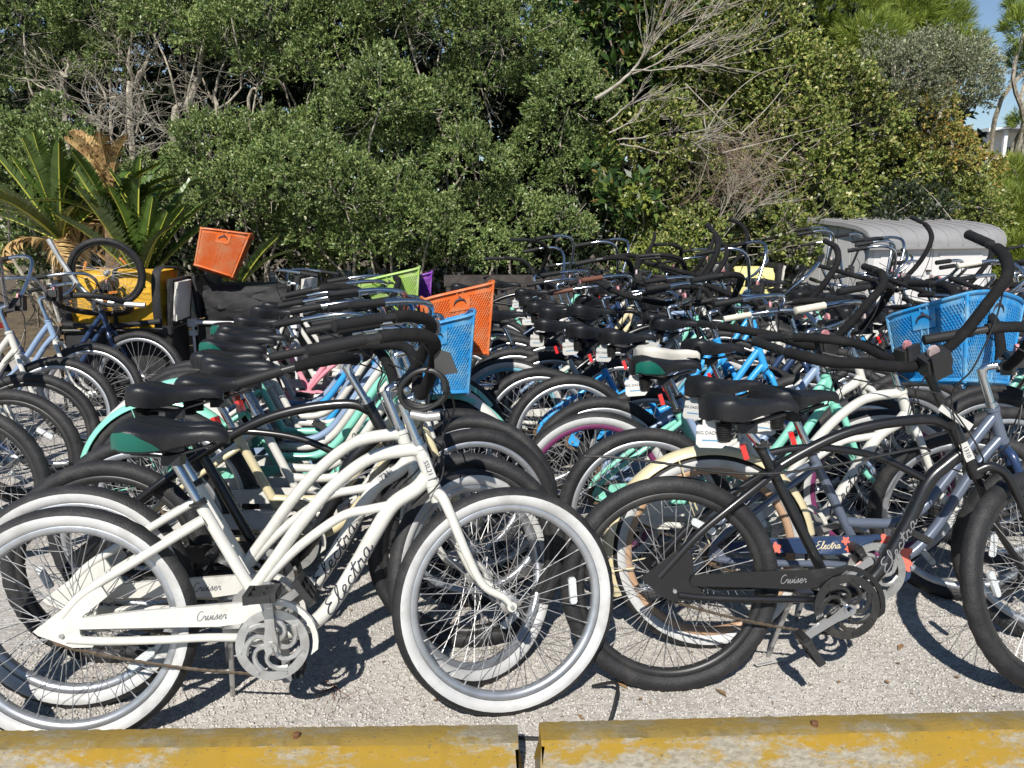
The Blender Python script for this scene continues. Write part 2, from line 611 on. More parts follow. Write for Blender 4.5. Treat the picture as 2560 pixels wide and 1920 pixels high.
def wheel_stop(name, A, B, label, seed):
    """concrete stop from A to B (back top edge), chamfered ends"""
    A, B = Vector((*A, 0)), Vector((*B, 0))
    d = (B - A)
    L = d.length
    yaw = math.atan2(d.y, d.x)
    rr = random.Random(seed)
    prof = [(0.014, 0.0), (0.004, 0.045), (0.0, 0.106), (-0.006, 0.118), (-0.045, 0.121), (-0.082, 0.118), (-0.094, 0.108), (-0.150, 0.0)]
    n = 160
    vs, fs = [], []
    P = len(prof)
    chip = [0.0] * (n + 1)
    for _ in range(16):
        q, w, dp = rr.randrange(n), rr.randrange(1, 5), rr.uniform(.002, .008)
        for e in range(max(0, q - w), min(n, q + w)):
            chip[e] = max(chip[e], dp * rr.uniform(.5, 1))
    for i in range(n + 1):
        x = L * i / n
        for k, (y, z) in enumerate(prof):
            xx = x
            lip = z / 0.12 * 0.022
            if i == 0:
                xx += lip
            if i == n:
                xx -= lip
            j = 0.0012 if 0 < i < n else 0
            if k in (5, 6) and 0 < i < n:          # chipped front edge
                c_ = chip[i]
                z -= c_
                y += c_ * .7
            vs.append((xx, y + rr.uniform(-j, j), max(0, z + rr.uniform(-j, j) * (z > 0))))
    for i in range(n):
        for k in range(P - 1):
            fs.append((i * P + k, i * P + k + 1, (i + 1) * P + k + 1, (i + 1) * P + k))
    fs.append(tuple(range(P)))
    fs.append(tuple(n * P + k for k in reversed(range(P))))
    mb = MB().add(vs, fs)
    root = link(name, None, label=label, cat='wheel stop', group='yellow wheel stops', loc=A, rot=(0, 0, yaw))
    link('concrete_block', mb.mesh('concrete_block', M_STOP, True, 35), root)
    return root


st1 = wheel_stop('wheel_stop', (-1.80, 1.826), (0.026, 1.862), 'worn yellow concrete wheel stop on the left, in front of the white bicycles', 1)
st2 = wheel_stop('wheel_stop', (0.060, 1.872), (1.90, 1.940), 'worn yellow concrete wheel stop on the right, in front of the black bicycle', 2)
for st, x in ((st1, 1.80 - 0.555), (st2, 0.735)):
    mb = MB().lathe([(0.0, 0.008), (0.006, 0.008), (0.0095, 0.005), (0.0095, -0.02), (0, -0.02)], 10)
    o = link('rebar_pin', mb.mesh('rebar_pin', M_RUST), st, loc=(x, -0.048, 0.124), rot=(R(90), 0, 0))

# ------------------------------------------------------------------ bicycles: geometry of three frame shapes
GEO = {
    'A': dict(wb=1.199, bb=(.546, .282), st=(.348, .666), post=(.290, .778), ht=(.953, .805), hb=(.990, .690), clamp=(.955, .945), stemtop=(.908, .925)),
    'C': dict(wb=1.190, bb=(.530, .282), st=(.335, .672), post=(.283, .778), ht=(.945, .815), hb=(.985, .695), clamp=(.965, .960), stemtop=(.900, .945)),
    'B': dict(wb=1.165, bb=(.511, .287), st=(.267, .764), post=(.232, .805), ht=(.846, .838), hb=(.914, .704), clamp=(.812, .985), stemtop=(.775, .962)),
}
GEO['D'] = dict(GEO['B'], clamp=(.790, 1.040), stemtop=(.758, 1.010))
WR = 0.335
CACHE = {}


def cached(key, fn):
    if key not in CACHE:
        CACHE[key] = fn()
    return CACHE[key]


def stay_pair(mb, pts, y0, y1, r):
    n = len(pts)
    for s in (-1, 1):
        P = []
        for i, p in enumerate(pts):
            t = min(1.0, i / max(1, n - 1) * 2.2)
            P.append((p[0], s * (y0 + (y1 - y0) * t), p[1]))
        mb.tube(spline(P, 5), r, 10)


DOWN = {
    'A': [(.975, .715), (.944, .681), (.878, .638), (.824, .560), (.770, .469), (.702, .366), (.640, .305), (.546, .282)],
    'B': [(.898, .745), (.84, .70), (.785, .645), (.727, .519), (.645, .376), (.585, .320), (.511, .287)],
    'C': [(.978, .715), (.915, .640), (.840, .525), (.765, .405), (.690, .325), (.620, .291), (.530, .282)],
}


DOWN['D'] = DOWN['B']


def frame_mesh(g):
    G = GEO[g]
    mb = MB()
    ax = Vector((G['ht'][0] - G['hb'][0], 0, G['ht'][1] - G['hb'][1])).normalized()
    ht, hb = Vector((G['ht'][0], 0, G['ht'][1])), Vector((G['hb'][0], 0, G['hb'][1]))
    mb.tube([hb, hb + ax * .012, hb + ax * .014, ht - ax * .014, ht - ax * .012, ht], [.0225, .0225, .019, .019, .0225, .0225], 14)
    mb.tube(xz([G['bb'], G['st']]), .0165, 12)
    mb.tube([(G['bb'][0], -.036, G['bb'][1]), (G['bb'][0], .036, G['bb'][1])], .0215, 14)
    mb.tube(spline(xz(DOWN[g]), 6), .0215 if g != 'C' else .0175, 12)
    s0 = (G['st'][0] + .016, G['st'][1] - .045)
    if g == 'A':
        mb.tube(spline(xz([(.958, .790), (.921, .792), (.817, .772), (.712, .697), (.620, .596), (.554, .507), (.485, .415)]), 6), [.019] * 12 + [.0175] * 25, 12)
        mb.tube(spline(xz([(.895, .640), (.813, .627), (.735, .611), (.631, .543), (.552, .474), (.487, .402)]), 6), .0135, 10)
        stay_pair(mb, [s0, (.308, .590), (.18, .517), (.059, .445), (.0, .385)], .022, .052, .0125)
    elif g == 'C':
        mb.tube(spline(xz([(.950, .785), (.885, .700), (.800, .575), (.715, .472), (.630, .428), (.540, .425), (.462, .430)]), 6), .0175, 12)
        stay_pair(mb, [s0, (.295, .590), (.17, .505), (.055, .42), (.0, .37)], .022, .052, .0105)
    else:
        mb.tube(spline(xz([(.862, .808), (.80, .836), (.703, .833), (.590, .815), (.492, .784), (.385, .730), (.300, .678)]), 6), .0165, 12)
        stay_pair(mb, [(.330, .698), (.283, .665), (.180, .592), (.073, .505), (-.005, .42), (-.045, .375)], .008, .052, .0125)
        mb.tube(spline(xz([(.285, .735), (.38, .752), (.494, .750), (.636, .722), (.765, .660), (.79, .640)]), 6), .0115, 10)
    # chain stays and dropout plates
    for s in (-1, 1):
        y = s * .056
        mb.tube(spline([(.012, y, .322), (.10, y, .312), (.25, y, .306), (.38, s * .05, .302), (G['bb'][0] - .02, s * .028, G['bb'][1])], 5), .0115, 10)
        if g == 'C':
            mb.plate([(-.02, .345), (-.02, .325), (.02, .312), (.045, .318), (.03, .35), (.0, .38)], y - .004, y + .004)
        elif g == 'A':
            o = [(-.072, .350), (-.060, .338), (.025, .300), (.075, .298), (.085, .312), (.06, .318), (.046, .335), (.044, .358), (.055, .385), (.12, .435), (.105, .462), (.03, .425)]
            mb.plate(o, y - .005, y + .005)
        else:
            o = [(-.10, .372), (-.04, .318), (.0, .300), (.03, .305), (.085, .305), (.085, .325), (.06, .36), (.055, .43), (.035, .46), (.0, .45)]
            mb.plate(o, y - .005, y + .005)
    return mb.mesh('frame_' + g, P_WHITE)


def fork_mesh(g):
    G = GEO[g]
    mb = MB()
    hb = Vector((G['hb'][0], 0, G['hb'][1]))
    w = G['wb']
    ax = Vector((G['ht'][0] - G['hb'][0], 0, G['ht'][1] - G['hb'][1])).normalized()
    d = -ax
    p1 = hb + d * .028
    mb.tube([hb - d * .004, p1 + d * .02], .0205, 12)
    for s in (-1, 1):
        if g in 'BD':
            P = [(p1.x, s * .006, p1.z), (p1.x + .03, s * .030, p1.z + .012), (p1.x + .07, s * .050, p1.z - .012), (p1.x + .105, s * .055, p1.z - .08), (p1.x + .16, s * .055, p1.z - .20), (w - .01, s * .055, WR + .045), (w, s * .055, WR)]
        else:
            P = [(p1.x, s * .006, p1.z + .004), (p1.x + .012, s * .040, p1.z - .006), (p1.x + .032, s * .052, p1.z - .055), (p1.x + .075, s * .055, p1.z - .17), (p1.x + .120, s * .055, p1.z - .26), (w - .022, s * .055, WR + .028), (w, s * .055, WR)]
        sp = spline(P, 6)
        n = len(sp)
        mb.tube(sp, [.0165 - .0075 * (i / (n - 1)) for i in range(n)], 10)
        mb.lathe([(0, .004), (.014, .004), (.014, -.004), (0, -.004)], 14, c=(w, s * .058, WR))
    return mb.mesh('fork_' + g, P_WHITE)


def tyre_mesh():
    cr, tr = WR - .0275, .0275
    prof = [(cr - tr * math.cos(a), tr * math.sin(a)) for a in [R(x) for x in range(30, 331, 25)]]
    mb = MB().lathe(prof, 144)
    P = len(prof)
    for i in range(len(mb.v)):          # tread blocks along both shoulders
        seg, k = divmod(i, P)
        if k in (4, 5, 7, 8) and (seg + (2 if k > 6 else 0)) % 4 < 2:
            x, y, z = mb.v[i]
            r = math.hypot(x, z)
            q = (r - .0022) / r
            mb.v[i] = (x * q, y, z * q)
    return mb.mesh('tyre', M_TYRE, angle=60)


def whitewall_mesh():
    cr, tr = WR - .0275, .0283
    mb = MB()
    for s in (-1, 1):
        prof = [(cr - tr * math.cos(R(a)), s * tr * math.sin(R(a))) for a in range(38, 107, 11)]
        mb.lathe(prof, 72)
    return mb.mesh('whitewall', M_WW)


def rim_mesh():
    prof = [(.286, -.0155), (.289, -.013), (.289, -.006), (.279, -.004), (.279, .004), (.289, .006), (.289, .013), (.286, .0155), (.278, .0165), (.270, .0150), (.2635, .009), (.2625, 0), (.2635, -.009), (.270, -.0150), (.278, -.0165)]
    return MB().lathe(prof, 72, closed_prof=True).mesh('rim', M_RIM, angle=50)


def spokes_mesh(seed=3):
    mb = MB()
    rr = random.Random(seed)
    n = 36
    for i in range(n):
        a = 2 * math.pi * i / n
        s = 1 if i % 2 else -1
        off = (1 if (i // 2) % 2 else -1) * R(62)
        h = Vector((.021 * math.cos(a + off), s * .026, .021 * math.sin(a + off)))
        e = Vector((.268 * math.cos(a), s * .002, .268 * math.sin(a)))
        e += Vector((rr.uniform(-1, 1), 0, rr.uniform(-1, 1))) * .001
        mb.tube([h, e], .00125, 4, cap=False)
        nip = (e - h).normalized()
        mb.tube([e - nip * .016, e], .0024, 4)
    return mb.mesh('spokes', M_SPOKE, smooth=False)


def hub_mesh(rear):
    w = .05
    prof = [(0, -w - .018), (.006, -w - .018), (.006, -w - .006), (.011, -w - .006), (.011, -w), (.015, -.034), (.026, -.030), (.026, -.026), (.016, -.022), (.014, 0), (.016, .022), (.026, .026), (.026, .030), (.015, .034), (.011, w), (.011, w + .006), (.006, w + .006), (.006, w + .018), (0, w + .018)]
    mb = MB().lathe(prof, 16)
    return mb.mesh('hub', M_ALU)


def sprocket_mesh():
    mb = MB()
    out = []
    for i in range(36):
        r = .040 if i % 2 else .036
        a = 2 * math.pi * i / 36
        out.append((r * math.cos(a), r * math.sin(a)))
    mb.plate(out, -.046, -.042)
    return mb.mesh('sprocket', M_STEEL)


def reflector_mesh(m):
    mb = MB()
    o = [(-.040, -.006), (-.034, -.011), (.034, -.011), (.040, -.006), (.040, .006), (.034, .011), (-.034, .011), (-.040, .006)]
    mb.plate(o, -.005, .005)
    return mb.mesh('reflector', m)


def saddle_fn(t, a, off=0.0, wide=1.0):
    """t along the saddle (0 rear .. 1 nose), a from -1 (right skirt) over the top to 1 (left skirt)"""
    ws = [(0, .055), (.03, .090), (.10, .116), (.20, .125), (.32, .115), (.45, .083), (.58, .052), (.72, .037), (.88, .032), (.96, .026), (1.0, .012)]
    zs = [(0, .042), (.08, .058), (.2, .062), (.4, .050), (.6, .043), (.8, .046), (.95, .041), (1.0, .028)]
    sk = [(0, .040), (.2, .056), (.4, .046), (.6, .026), (.85, .016), (1.0, .010)]

    def lk(tab):
        for i in range(len(tab) - 1):
            if t <= tab[i + 1][0]:
                u = (t - tab[i][0]) / (tab[i + 1][0] - tab[i][0])
                u = u * u * (3 - 2 * u)
                return tab[i][1] + (tab[i + 1][1] - tab[i][1]) * u
        return tab[-1][1]
    w, zt, d = lk(ws) * wide + off, lk(zs) + off, lk(sk)
    x = -.135 + .285 * t - (off if t < .3 else -off) * 0.3
    s = 1 if a >= 0 else -1
    b = abs(a)
    if b < .6:                      # top dome
        ph = b / .6 * (math.pi / 2)
        y = w * math.sin(ph)
        z = zt - .020 * (1 - math.cos(ph)) ** 1.3 - .010 * max(0, 1 - b / .12) * (t > .15)
    else:                           # skirt
        u = (b - .6) / .4
        y = w * (1 - .10 * u * u)
        z = zt - .020 - d * u
    return (x, s * y, z)


def saddle_mesh(wide=1.0):
    mb = MB()
    ts = [0, .015, .04, .08, .14, .2, .27, .35, .43, .51, .6, .7, .8, .88, .94, .975, 1.0]
    aa = [-1, -.8, -.66, -.58, -.48, -.36, -.22, -.1, 0, .1, .22, .36, .48, .58, .66, .8, 1]
    vs = [saddle_fn(t, a, 0, wide) for t in ts for a in aa]
    n = len(aa)
    fs = [(i * n + k, i * n + k + 1, (i + 1) * n + k + 1, (i + 1) * n + k) for i in range(len(ts) - 1) for k in range(n - 1)]
    fs.append(tuple(range(n)))
    fs.append(tuple(reversed(range((len(ts) - 1) * n, len(ts) * n))))
    for i in range(len(ts) - 1):
        fs.append((i * n, (i + 1) * n, (i + 1) * n + n - 1, i * n + n - 1))
    mb.add(vs, fs)
    mb.box((.0, 0, -.045), (.05, .045, .03))
    for s in (-1, 1):
        mb.tube([(-.10, s * .035, -.025), (0, s * .022, -.035), (.11, s * .015, -.004)], .004, 6)
    return mb.mesh('saddle', M_SADDLE, angle=50)


def panel_mesh(side):
    mb = MB()
    ts = [.03, .08, .14, .2, .27, .34, .40, .45]
    for s in (side,):
        vs, n = [], 6
        for i, t in enumerate(ts):
            lo = .97
            hi = .60 + .36 * max(0, (i - 3) / 4.0) ** 2
            for k in range(n):
                vs.append(saddle_fn(t, s * (lo + (hi - lo) * k / (n - 1)), .0022))
        mb.add(vs, [(i * n + k, i * n + k + 1, (i + 1) * n + k + 1, (i + 1) * n + k) for i in range(len(ts) - 1) for k in range(n - 1)])
    return mb.mesh('side_panel', M_TEAL)


def spring_mesh():
    prof = [(0, -.03)]
    for i in range(9):
        z = -.03 + .06 * i / 9
        prof += [(.017 + .004 * i / 9, z), (.022 + .004 * i / 9, z + .0033)]
    prof.append((0, .03))
    return MB().lathe([(r, y) for r, y in prof], 12).mesh('spring', M_BLKM)


def post_mesh(g):
    G = GEO[g]
    a, b = Vector((G['st'][0], 0, G['st'][1])), Vector((G['post'][0], 0, G['post'][1]))
    d = (b - a).normalized()
    mb = MB().tube([a - d * .06, b + d * .012], .0128, 12)
    return mb.mesh('seat_post', M_CHROME)


def collar_mesh(g):
    G = GEO[g]
    a, b = Vector((G['st'][0], 0, G['st'][1])), Vector((G['post'][0], 0, G['post'][1]))
    d = (b - a).normalized()
    mb = MB().tube([a - d * .012, a + d * .006], .0205, 12)
    mb.tube([a + Vector((-.02, -.018, -.004)), a + Vector((.0, -.026, -.004)), a + Vector((.022, -.02, .0))], .004, 6)
    return mb.mesh('seat_clamp', M_BLKM)


def stem_mesh(g, kind):
    G = GEO[g]
    ht, top, cl = (Vector((p[0], 0, p[1])) for p in (G['ht'], G['stemtop'], G['clamp']))
    mb = MB()
    if kind == 'tall':
        mb.tube(spline([ht + Vector((0, 0, -.01)), ht + (top - ht) * .6, top, (top + cl) / 2 + Vector((0, 0, .012)), cl], 5), .0135, 10)
    else:
        mb.tube([ht - (top - ht).normalized() * .02, top], .0130, 12)
        mb.tube([ht, ht + (top - ht).normalized() * .018], .0175, 12)
        mb.tube(spline([top - (top - ht).normalized() * .03, top + Vector((.012, 0, .004)), cl], 4), .0135, 10)
    mb.tube([cl - Vector((0, .024, 0)), cl + Vector((0, .024, 0))], .019, 12)
    return mb.mesh('stem', M_CHROME)


def bar_half(s, kind):
    if kind == 'foam':
        P = [(0, 0, 0), (.004, .05, .006), (.018, .12, .055), (.018, .20, .115), (-.005, .275, .150), (-.08, .325, .158), (-.16, .350, .148), (-.30, .375, .122)]
    elif kind == 'foamlow':
        P = [(0, 0, 0), (.004, .05, .0), (.014, .12, .004), (.012, .20, .012), (-.01, .27, .016), (-.07, .32, .008), (-.14, .345, -.008), (-.27, .365, -.045)]
    elif kind == 'foamhigh':
        P = [(0, 0, 0), (.0, .06, .01), (.008, .14, .06), (.005, .22, .125), (-.03, .29, .175), (-.11, .335, .20), (-.20, .36, .205), (-.34, .38, .195)]
    elif kind == 'high':
        P = [(0, 0, 0), (.0, .06, .01), (.02, .14, .13), (.03, .20, .24), (.0, .26, .30), (-.08, .30, .315), (-.18, .325, .300), (-.27, .34, .285)]
    else:
        P = [(0, 0, 0), (.008, .06, .004), (.045, .13, .028), (.055, .20, .070), (.030, .265, .098), (-.05, .315, .098), (-.15, .345, .085), (-.29, .365, .062)]
    return [Vector((x, s * y, z)) for x, y, z in P]


def bar_mesh(g, kind):
    G = GEO[g]
    cl = Vector((G['clamp'][0], 0, G['clamp'][1]))
    L, Rr = bar_half(1, kind), bar_half(-1, kind)
    pts = spline(list(reversed(L)) + Rr[1:], 6)
    mb = MB().tube([cl + p for p in pts], .0112, 10)
    return mb.mesh('handlebar', M_CHROME)


def grip_mesh(g, kind, s, part):
    G = GEO[g]
    cl = Vector((G['clamp'][0], 0, G['clamp'][1]))
    sp = spline(bar_half(s, kind), 8)
    mb = MB()
    if part == 'grip':
        ln, seg = 0, []
        for i in range(len(sp) - 1, 0, -1):
            seg.append(sp[i])
            ln += (sp[i] - sp[i - 1]).length
            if ln > .135:
                break
        d = (seg[0] - seg[1]).normalized()
        seg = [seg[0] + d * .006, seg[0] + d * .004] + seg
        mb.tube([cl + p for p in seg], [.011, .0158] + [.0154 if i % 2 else .0147 for i in range(len(seg) - 2)], 12)
    else:
        n = len(sp)
        seg = sp[int(n * .14):int(n * .84)]
        mb.tube([cl + p for p in seg], [.0166 + rnd.uniform(-.0007, .0007) for _ in seg], 12)
    return mb.mesh(part, M_FOAM)


def guard_mesh(g):
    bx, bz = GEO[g]['bb']
    o = [(.050, .352), (.044, .366), (.050, .381), (.20, .392), (bx - .10, .399), (bx - .03, .398)]
    for a in range(88, -22, -11):
        o.append((bx + .121 * math.cos(R(a)), bz + .121 * math.sin(R(a))))
    for a in range(-21, 100, 11):
        o.append((bx + .1065 * math.cos(R(a)), bz + .1065 * math.sin(R(a))))
    o += [(bx - .07, .345), (bx - .14, .338), (.25, .345)]
    return MB().plate(o, -.070, -.055).mesh('chain_guard', P_WHITE)


def ring_mesh():
    mb = MB()
    mb.lathe([(.074, -.0025), (.098, -.0025), (.098, .0025), (.074, .0025)], 48, closed_prof=True)
    mb.lathe([(0, -.0035), (.024, -.0035), (.024, .0025), (0, .0025)], 20)
    for i in range(7):
        a0 = 2 * math.pi * i / 7
        pts = []
        for k in range(7):
            t = k / 6
            r = .018 + .060 * t
            a = a0 + 1.0 * t - .35 * math.sin(t * 3.1)
            pts.append((r * math.cos(a), 0, r * math.sin(a)))
        mb.tube(pts, [.0085, .008, .0065, .006, .0065, .008, .011], 6, flat=1.0)
    vs = []
    for p in mb.v:
        vs.append((p[0], max(-.004, min(.004, p[1])), p[2]))
    mb.v = vs
    for i in range(7):
        a = 2 * math.pi * i / 7
        mb.lathe([(0, -.006), (.004, -.006), (.004, 0)], 6, c=(.086 * math.cos(a), 0, .086 * math.sin(a)))
    return mb.mesh('chainring', M_ALU)


def crank_mesh(s):
    """arm from the axle straight up, on side s"""
    mb = MB()
    y0, y1 = s * .083, s * .089
    prof = [(0, .018, .016), (.02, .018, .016), (.05, .013, .013), (.13, .011, .011), (.155, .013, .012), (.172, .014, .012), (.180, .009, .010)]
    vs, fs = [], []
    for z, w, d in prof:
        y = y0 + (y1 - y0) * z / .17
        vs += [(-w, y - d / 2, z), (w, y - d / 2, z), (w, y + d / 2, z), (-w, y + d / 2, z)]
    for i in range(len(prof) - 1):
        for k in range(4):
            fs.append((i * 4 + k, i * 4 + (k + 1) % 4, i * 4 + 4 + (k + 1) % 4, i * 4 + 4 + k))
    fs += [(3, 2, 1, 0), tuple(len(vs) - 4 + k for k in range(4))]
    mb.add(vs, fs)
    mb.lathe([(0, -.014), (.017, -.014), (.017, .010), (0, .010)], 14, c=(0, y0, 0))
    mb.lathe([(0, -.012), (.008, -.012), (.008, -.005)], 8, c=(0, y0 + s * .005 - (.012 if s < 0 else -.018), 0))
    return mb.mesh('crank_arm', M_ALU, angle=35)


def pedal_mesh(s):
    mb = MB()
    y0 = s * .096
    mb.tube([(0, y0, .168), (0, y0 + s * .10, .168)], .009, 10)
    for x in (-.034, .034):
        mb.box((x, y0 + s * .055, .168), (.014, .088, .024))
    for y in (.014, .055, .096):
        mb.box((0, y0 + s * y, .168), (.056, .012, .020))
    for x in (-.0415, .0415):
        mb.box((x, y0 + s * .055, .168), (.004, .060, .015))
    return mb.mesh('pedal', M_BLK)


def chain_mesh(g):
    bx, bz = GEO[g]['bb']
    mb = MB()
    for up in (-1, 1):
        a = Vector((0, -.0445, WR + up * .039))
        b = Vector((bx, -.048, bz + up * .098))
        n = 46
        pts = []
        for i in range(n + 1):
            t = i / n
            p = a.lerp(b, t)
            p.z -= (.014 if up < 0 else .006) * math.sin(math.pi * t)
            pts.append(p)
        mb.tube(pts, [.0036 if i % 2 else .0052 for i in range(n + 1)], 5)
    return mb.mesh('chain', M_STEEL)


def kick_mesh(g):
    mb = MB()
    mb.tube(spline([(.42, .03, .292), (.405, .06, .275), (.385, .13, .14), (.372, .185, .030)], 5), .0075, 8)
    mb.box((.42, .02, .298), (.045, .05, .016))
    return mb.mesh('kickstand', M_ALU)


def fender_mesh(front):
    mb = MB()
    r = .352
    prof = [(r - .020, -.034), (r - .006, -.030), (r + .004, -.018), (r + .008, 0), (r + .004, .018), (r - .006, .030), (r - .020, .034)]
    inner = [(a - .002, b * .95) for a, b in reversed(prof)]
    a0, a1 = (R(35), R(165)) if front else (R(10), R(205))
    mb.lathe(prof + inner, 40, a0, a1, closed_prof=True)
    for s in (-1, 1):
        for a in ((150,) if front else (190, 110)):
            mb.tube([(0, s * .058, 0), (r * .97 * math.cos(R(a)), s * .032, r * .97 * math.sin(R(a)))], .0025, 5)
    return mb.mesh('fender', P_WHITE)


def lettering_tube(g, word, h, s0, r_extra, thick):
    """script written along the down tube, on the camera side (right side of the bicycle)"""
    path = spline(xz(list(reversed(DOWN[g]))), 14)
    acc = [0]
    for i in range(1, len(path)):
        acc.append(acc[-1] + (path[i] - path[i - 1]).length)
    rad = .0215 if g != 'C' else .0175

    def pt(s, t):
        s = max(0, min(acc[-1] - 1e-4, s))
        i = max(k for k in range(len(acc)) if acc[k] <= s)
        i = min(i, len(path) - 2)
        u = (s - acc[i]) / (acc[i + 1] - acc[i])
        p = path[i].lerp(path[i + 1], u)
        tg = (path[i + 1] - path[i]).normalized()
        nrm = Vector((0, -1, 0))
        up = tg.cross(nrm) * -1
        ang = t / rad
        return p + (nrm * math.cos(ang) + up * math.sin(ang)) * (rad + r_extra)
    lines, wd = script_lines(word, h, .25, 1.6)
    mb = MB()
    for ln in lines:
        sp = spline([(x, 0, z) for x, z in ln], 4)
        P = [pt(s0 + p.x, p.z - h * .42) for p in sp]
        mb.tube(P, thick, 5)
    return mb.mesh('lettering', M_INK)


def lettering_flat(word, h, x0, z0, y, thick, rise=0.0):
    lines, wd = script_lines(word, h)
    mb = MB()
    for ln in lines:
        sp = spline([(x, 0, z) for x, z in ln], 4)
        mb.tube([(x0 + p.x, y, z0 + p.z + rise * p.x) for p in sp], thick, 5)
    return mb.mesh('lettering', M_INK)


FLOWERS = ((-.33, .362, .017), (-.10, .385, .012), (-.09, .358, .010), (.04, .375, .030), (.085, .335, .034), (.10, .30, .020))


def flower_mesh():
    mb = MB()
    o = []
    for i in range(30):
        a = 2 * math.pi * i / 30
        q = 1 + .28 * math.cos(5 * a)
        o.append((q * math.cos(a), q * math.sin(a)))
    mb.plate(o, -.06, .06)
    return mb.mesh('flower_print', M_CORAL)


def mount_mesh(g):
    cl = GEO[g]['clamp']
    mb = MB()
    mb.box((cl[0] + .035, 0, cl[1] + .02), (.05, .075, .045))
    mb.box((cl[0] + .062, 0, cl[1] + .015), (.014, .055, .085))
    mb.box((cl[0] + .01, -.028, cl[1] - .004), (.04, .016, .05))
    mb.box((cl[0] + .01, .028, cl[1] - .004), (.04, .016, .05))
    return mb.mesh('basket_mount', M_BLK)


def button_mesh(g):
    cl = GEO[g]['clamp']
    o = [(-.016, 0), (.016, 0), (.017, .012), (.012, .023), (0, .028), (-.012, .023), (-.017, .012)]
    mb = MB()
    vs = [(cl[0] + .03, x, cl[1] + .043 + z) for x, z in o] + [(cl[0] + .041, x, cl[1] + .043 + z) for x, z in o]
    n = len(o)
    mb.add(vs, [tuple(range(n)), tuple(reversed(range(n, 2 * n)))] + [(i, (i + 1) % n, n + (i + 1) % n, n + i) for i in range(n)])
    return mb.mesh('release_button', M_FADED)


def tag_mesh():
    mb = MB()
    w, h, c = .043, .034, .010
    o = [(-w + c, -h), (w - c, -h), (w, -h + c), (w, h - .004), (w - .004, h), (-w + .004, h), (-w, h - .004), (-w, -h + c)]
    mb.plate(o, -.0015, .0015)
    mb.box((0, 0, h + .006), (.05, .006, .018))
    return mb.mesh('rental_tag', M_TAG)


def cables_mesh(g, seed):
    rr = random.Random(seed)
    G = GEO[g]
    cl = Vector((G['clamp'][0], 0, G['clamp'][1]))
    hb = Vector((G['hb'][0], 0, G['hb'][1]))
    mb = MB()
    for s in (-1, 1):
        P = [cl + Vector((-.05, s * .30, .10)), cl + Vector((.03, s * .20, .05)), cl + Vector((.075 + rr.uniform(-.02, .02), s * .08, -.03)), cl + Vector((.07, s * .01, -.11)), hb + Vector((.02, -s * .03, .02)), hb + Vector((-.06, -s * .024, -.06))]
        mb.tube(spline(P, 6), .0026, 5)
    return mb.mesh('cable', M_CABLE)


TXT_TAG = text_mesh("BIG DADDY'S", .0145, M_INK)
WHEELS = {}


def steer_matrix(g, ang):
    G = GEO[g]
    p = Vector((G['ht'][0], 0, G['ht'][1]))
    a = Vector((G['ht'][0] - G['hb'][0], 0, G['ht'][1] - G['hb'][1])).normalized()
    return Matrix.Translation(p) @ Matrix.Rotation(ang, 4, a) @ Matrix.Translation(-p)


def make_wheel(root, loc, spin, M, ww, rim_m, rear, near, refl):
    w = link('wheel', cached('rim', rim_mesh), root, rim_m)
    w.matrix_basis = M @ Matrix.Translation(loc) @ Matrix.Rotation(spin, 4, 'Y')
    link('tyre', cached('tyre', tyre_mesh), w, M_TYRE)
    if ww:
        link('whitewall', cached('ww', whitewall_mesh), w, ww)
    link('spokes', cached('spokes', spokes_mesh), w, M_SPOKE)
    link('hub', cached('hub', lambda: hub_mesh(False)), w, M_ALU)
    if rear:
        link('sprocket', cached('sprocket', sprocket_mesh), w, M_STEEL)
    if refl:
        for a in refl[1]:
            o = link('reflector', cached('refl', lambda: reflector_mesh(M_REFL)), w, refl[0])
            o.location = (.205 * math.cos(a), 0, .205 * math.sin(a))
            o.rotation_euler = (0, -a + R(90) + rnd.uniform(-.5, .5), 0)
    return w


BIKES = []


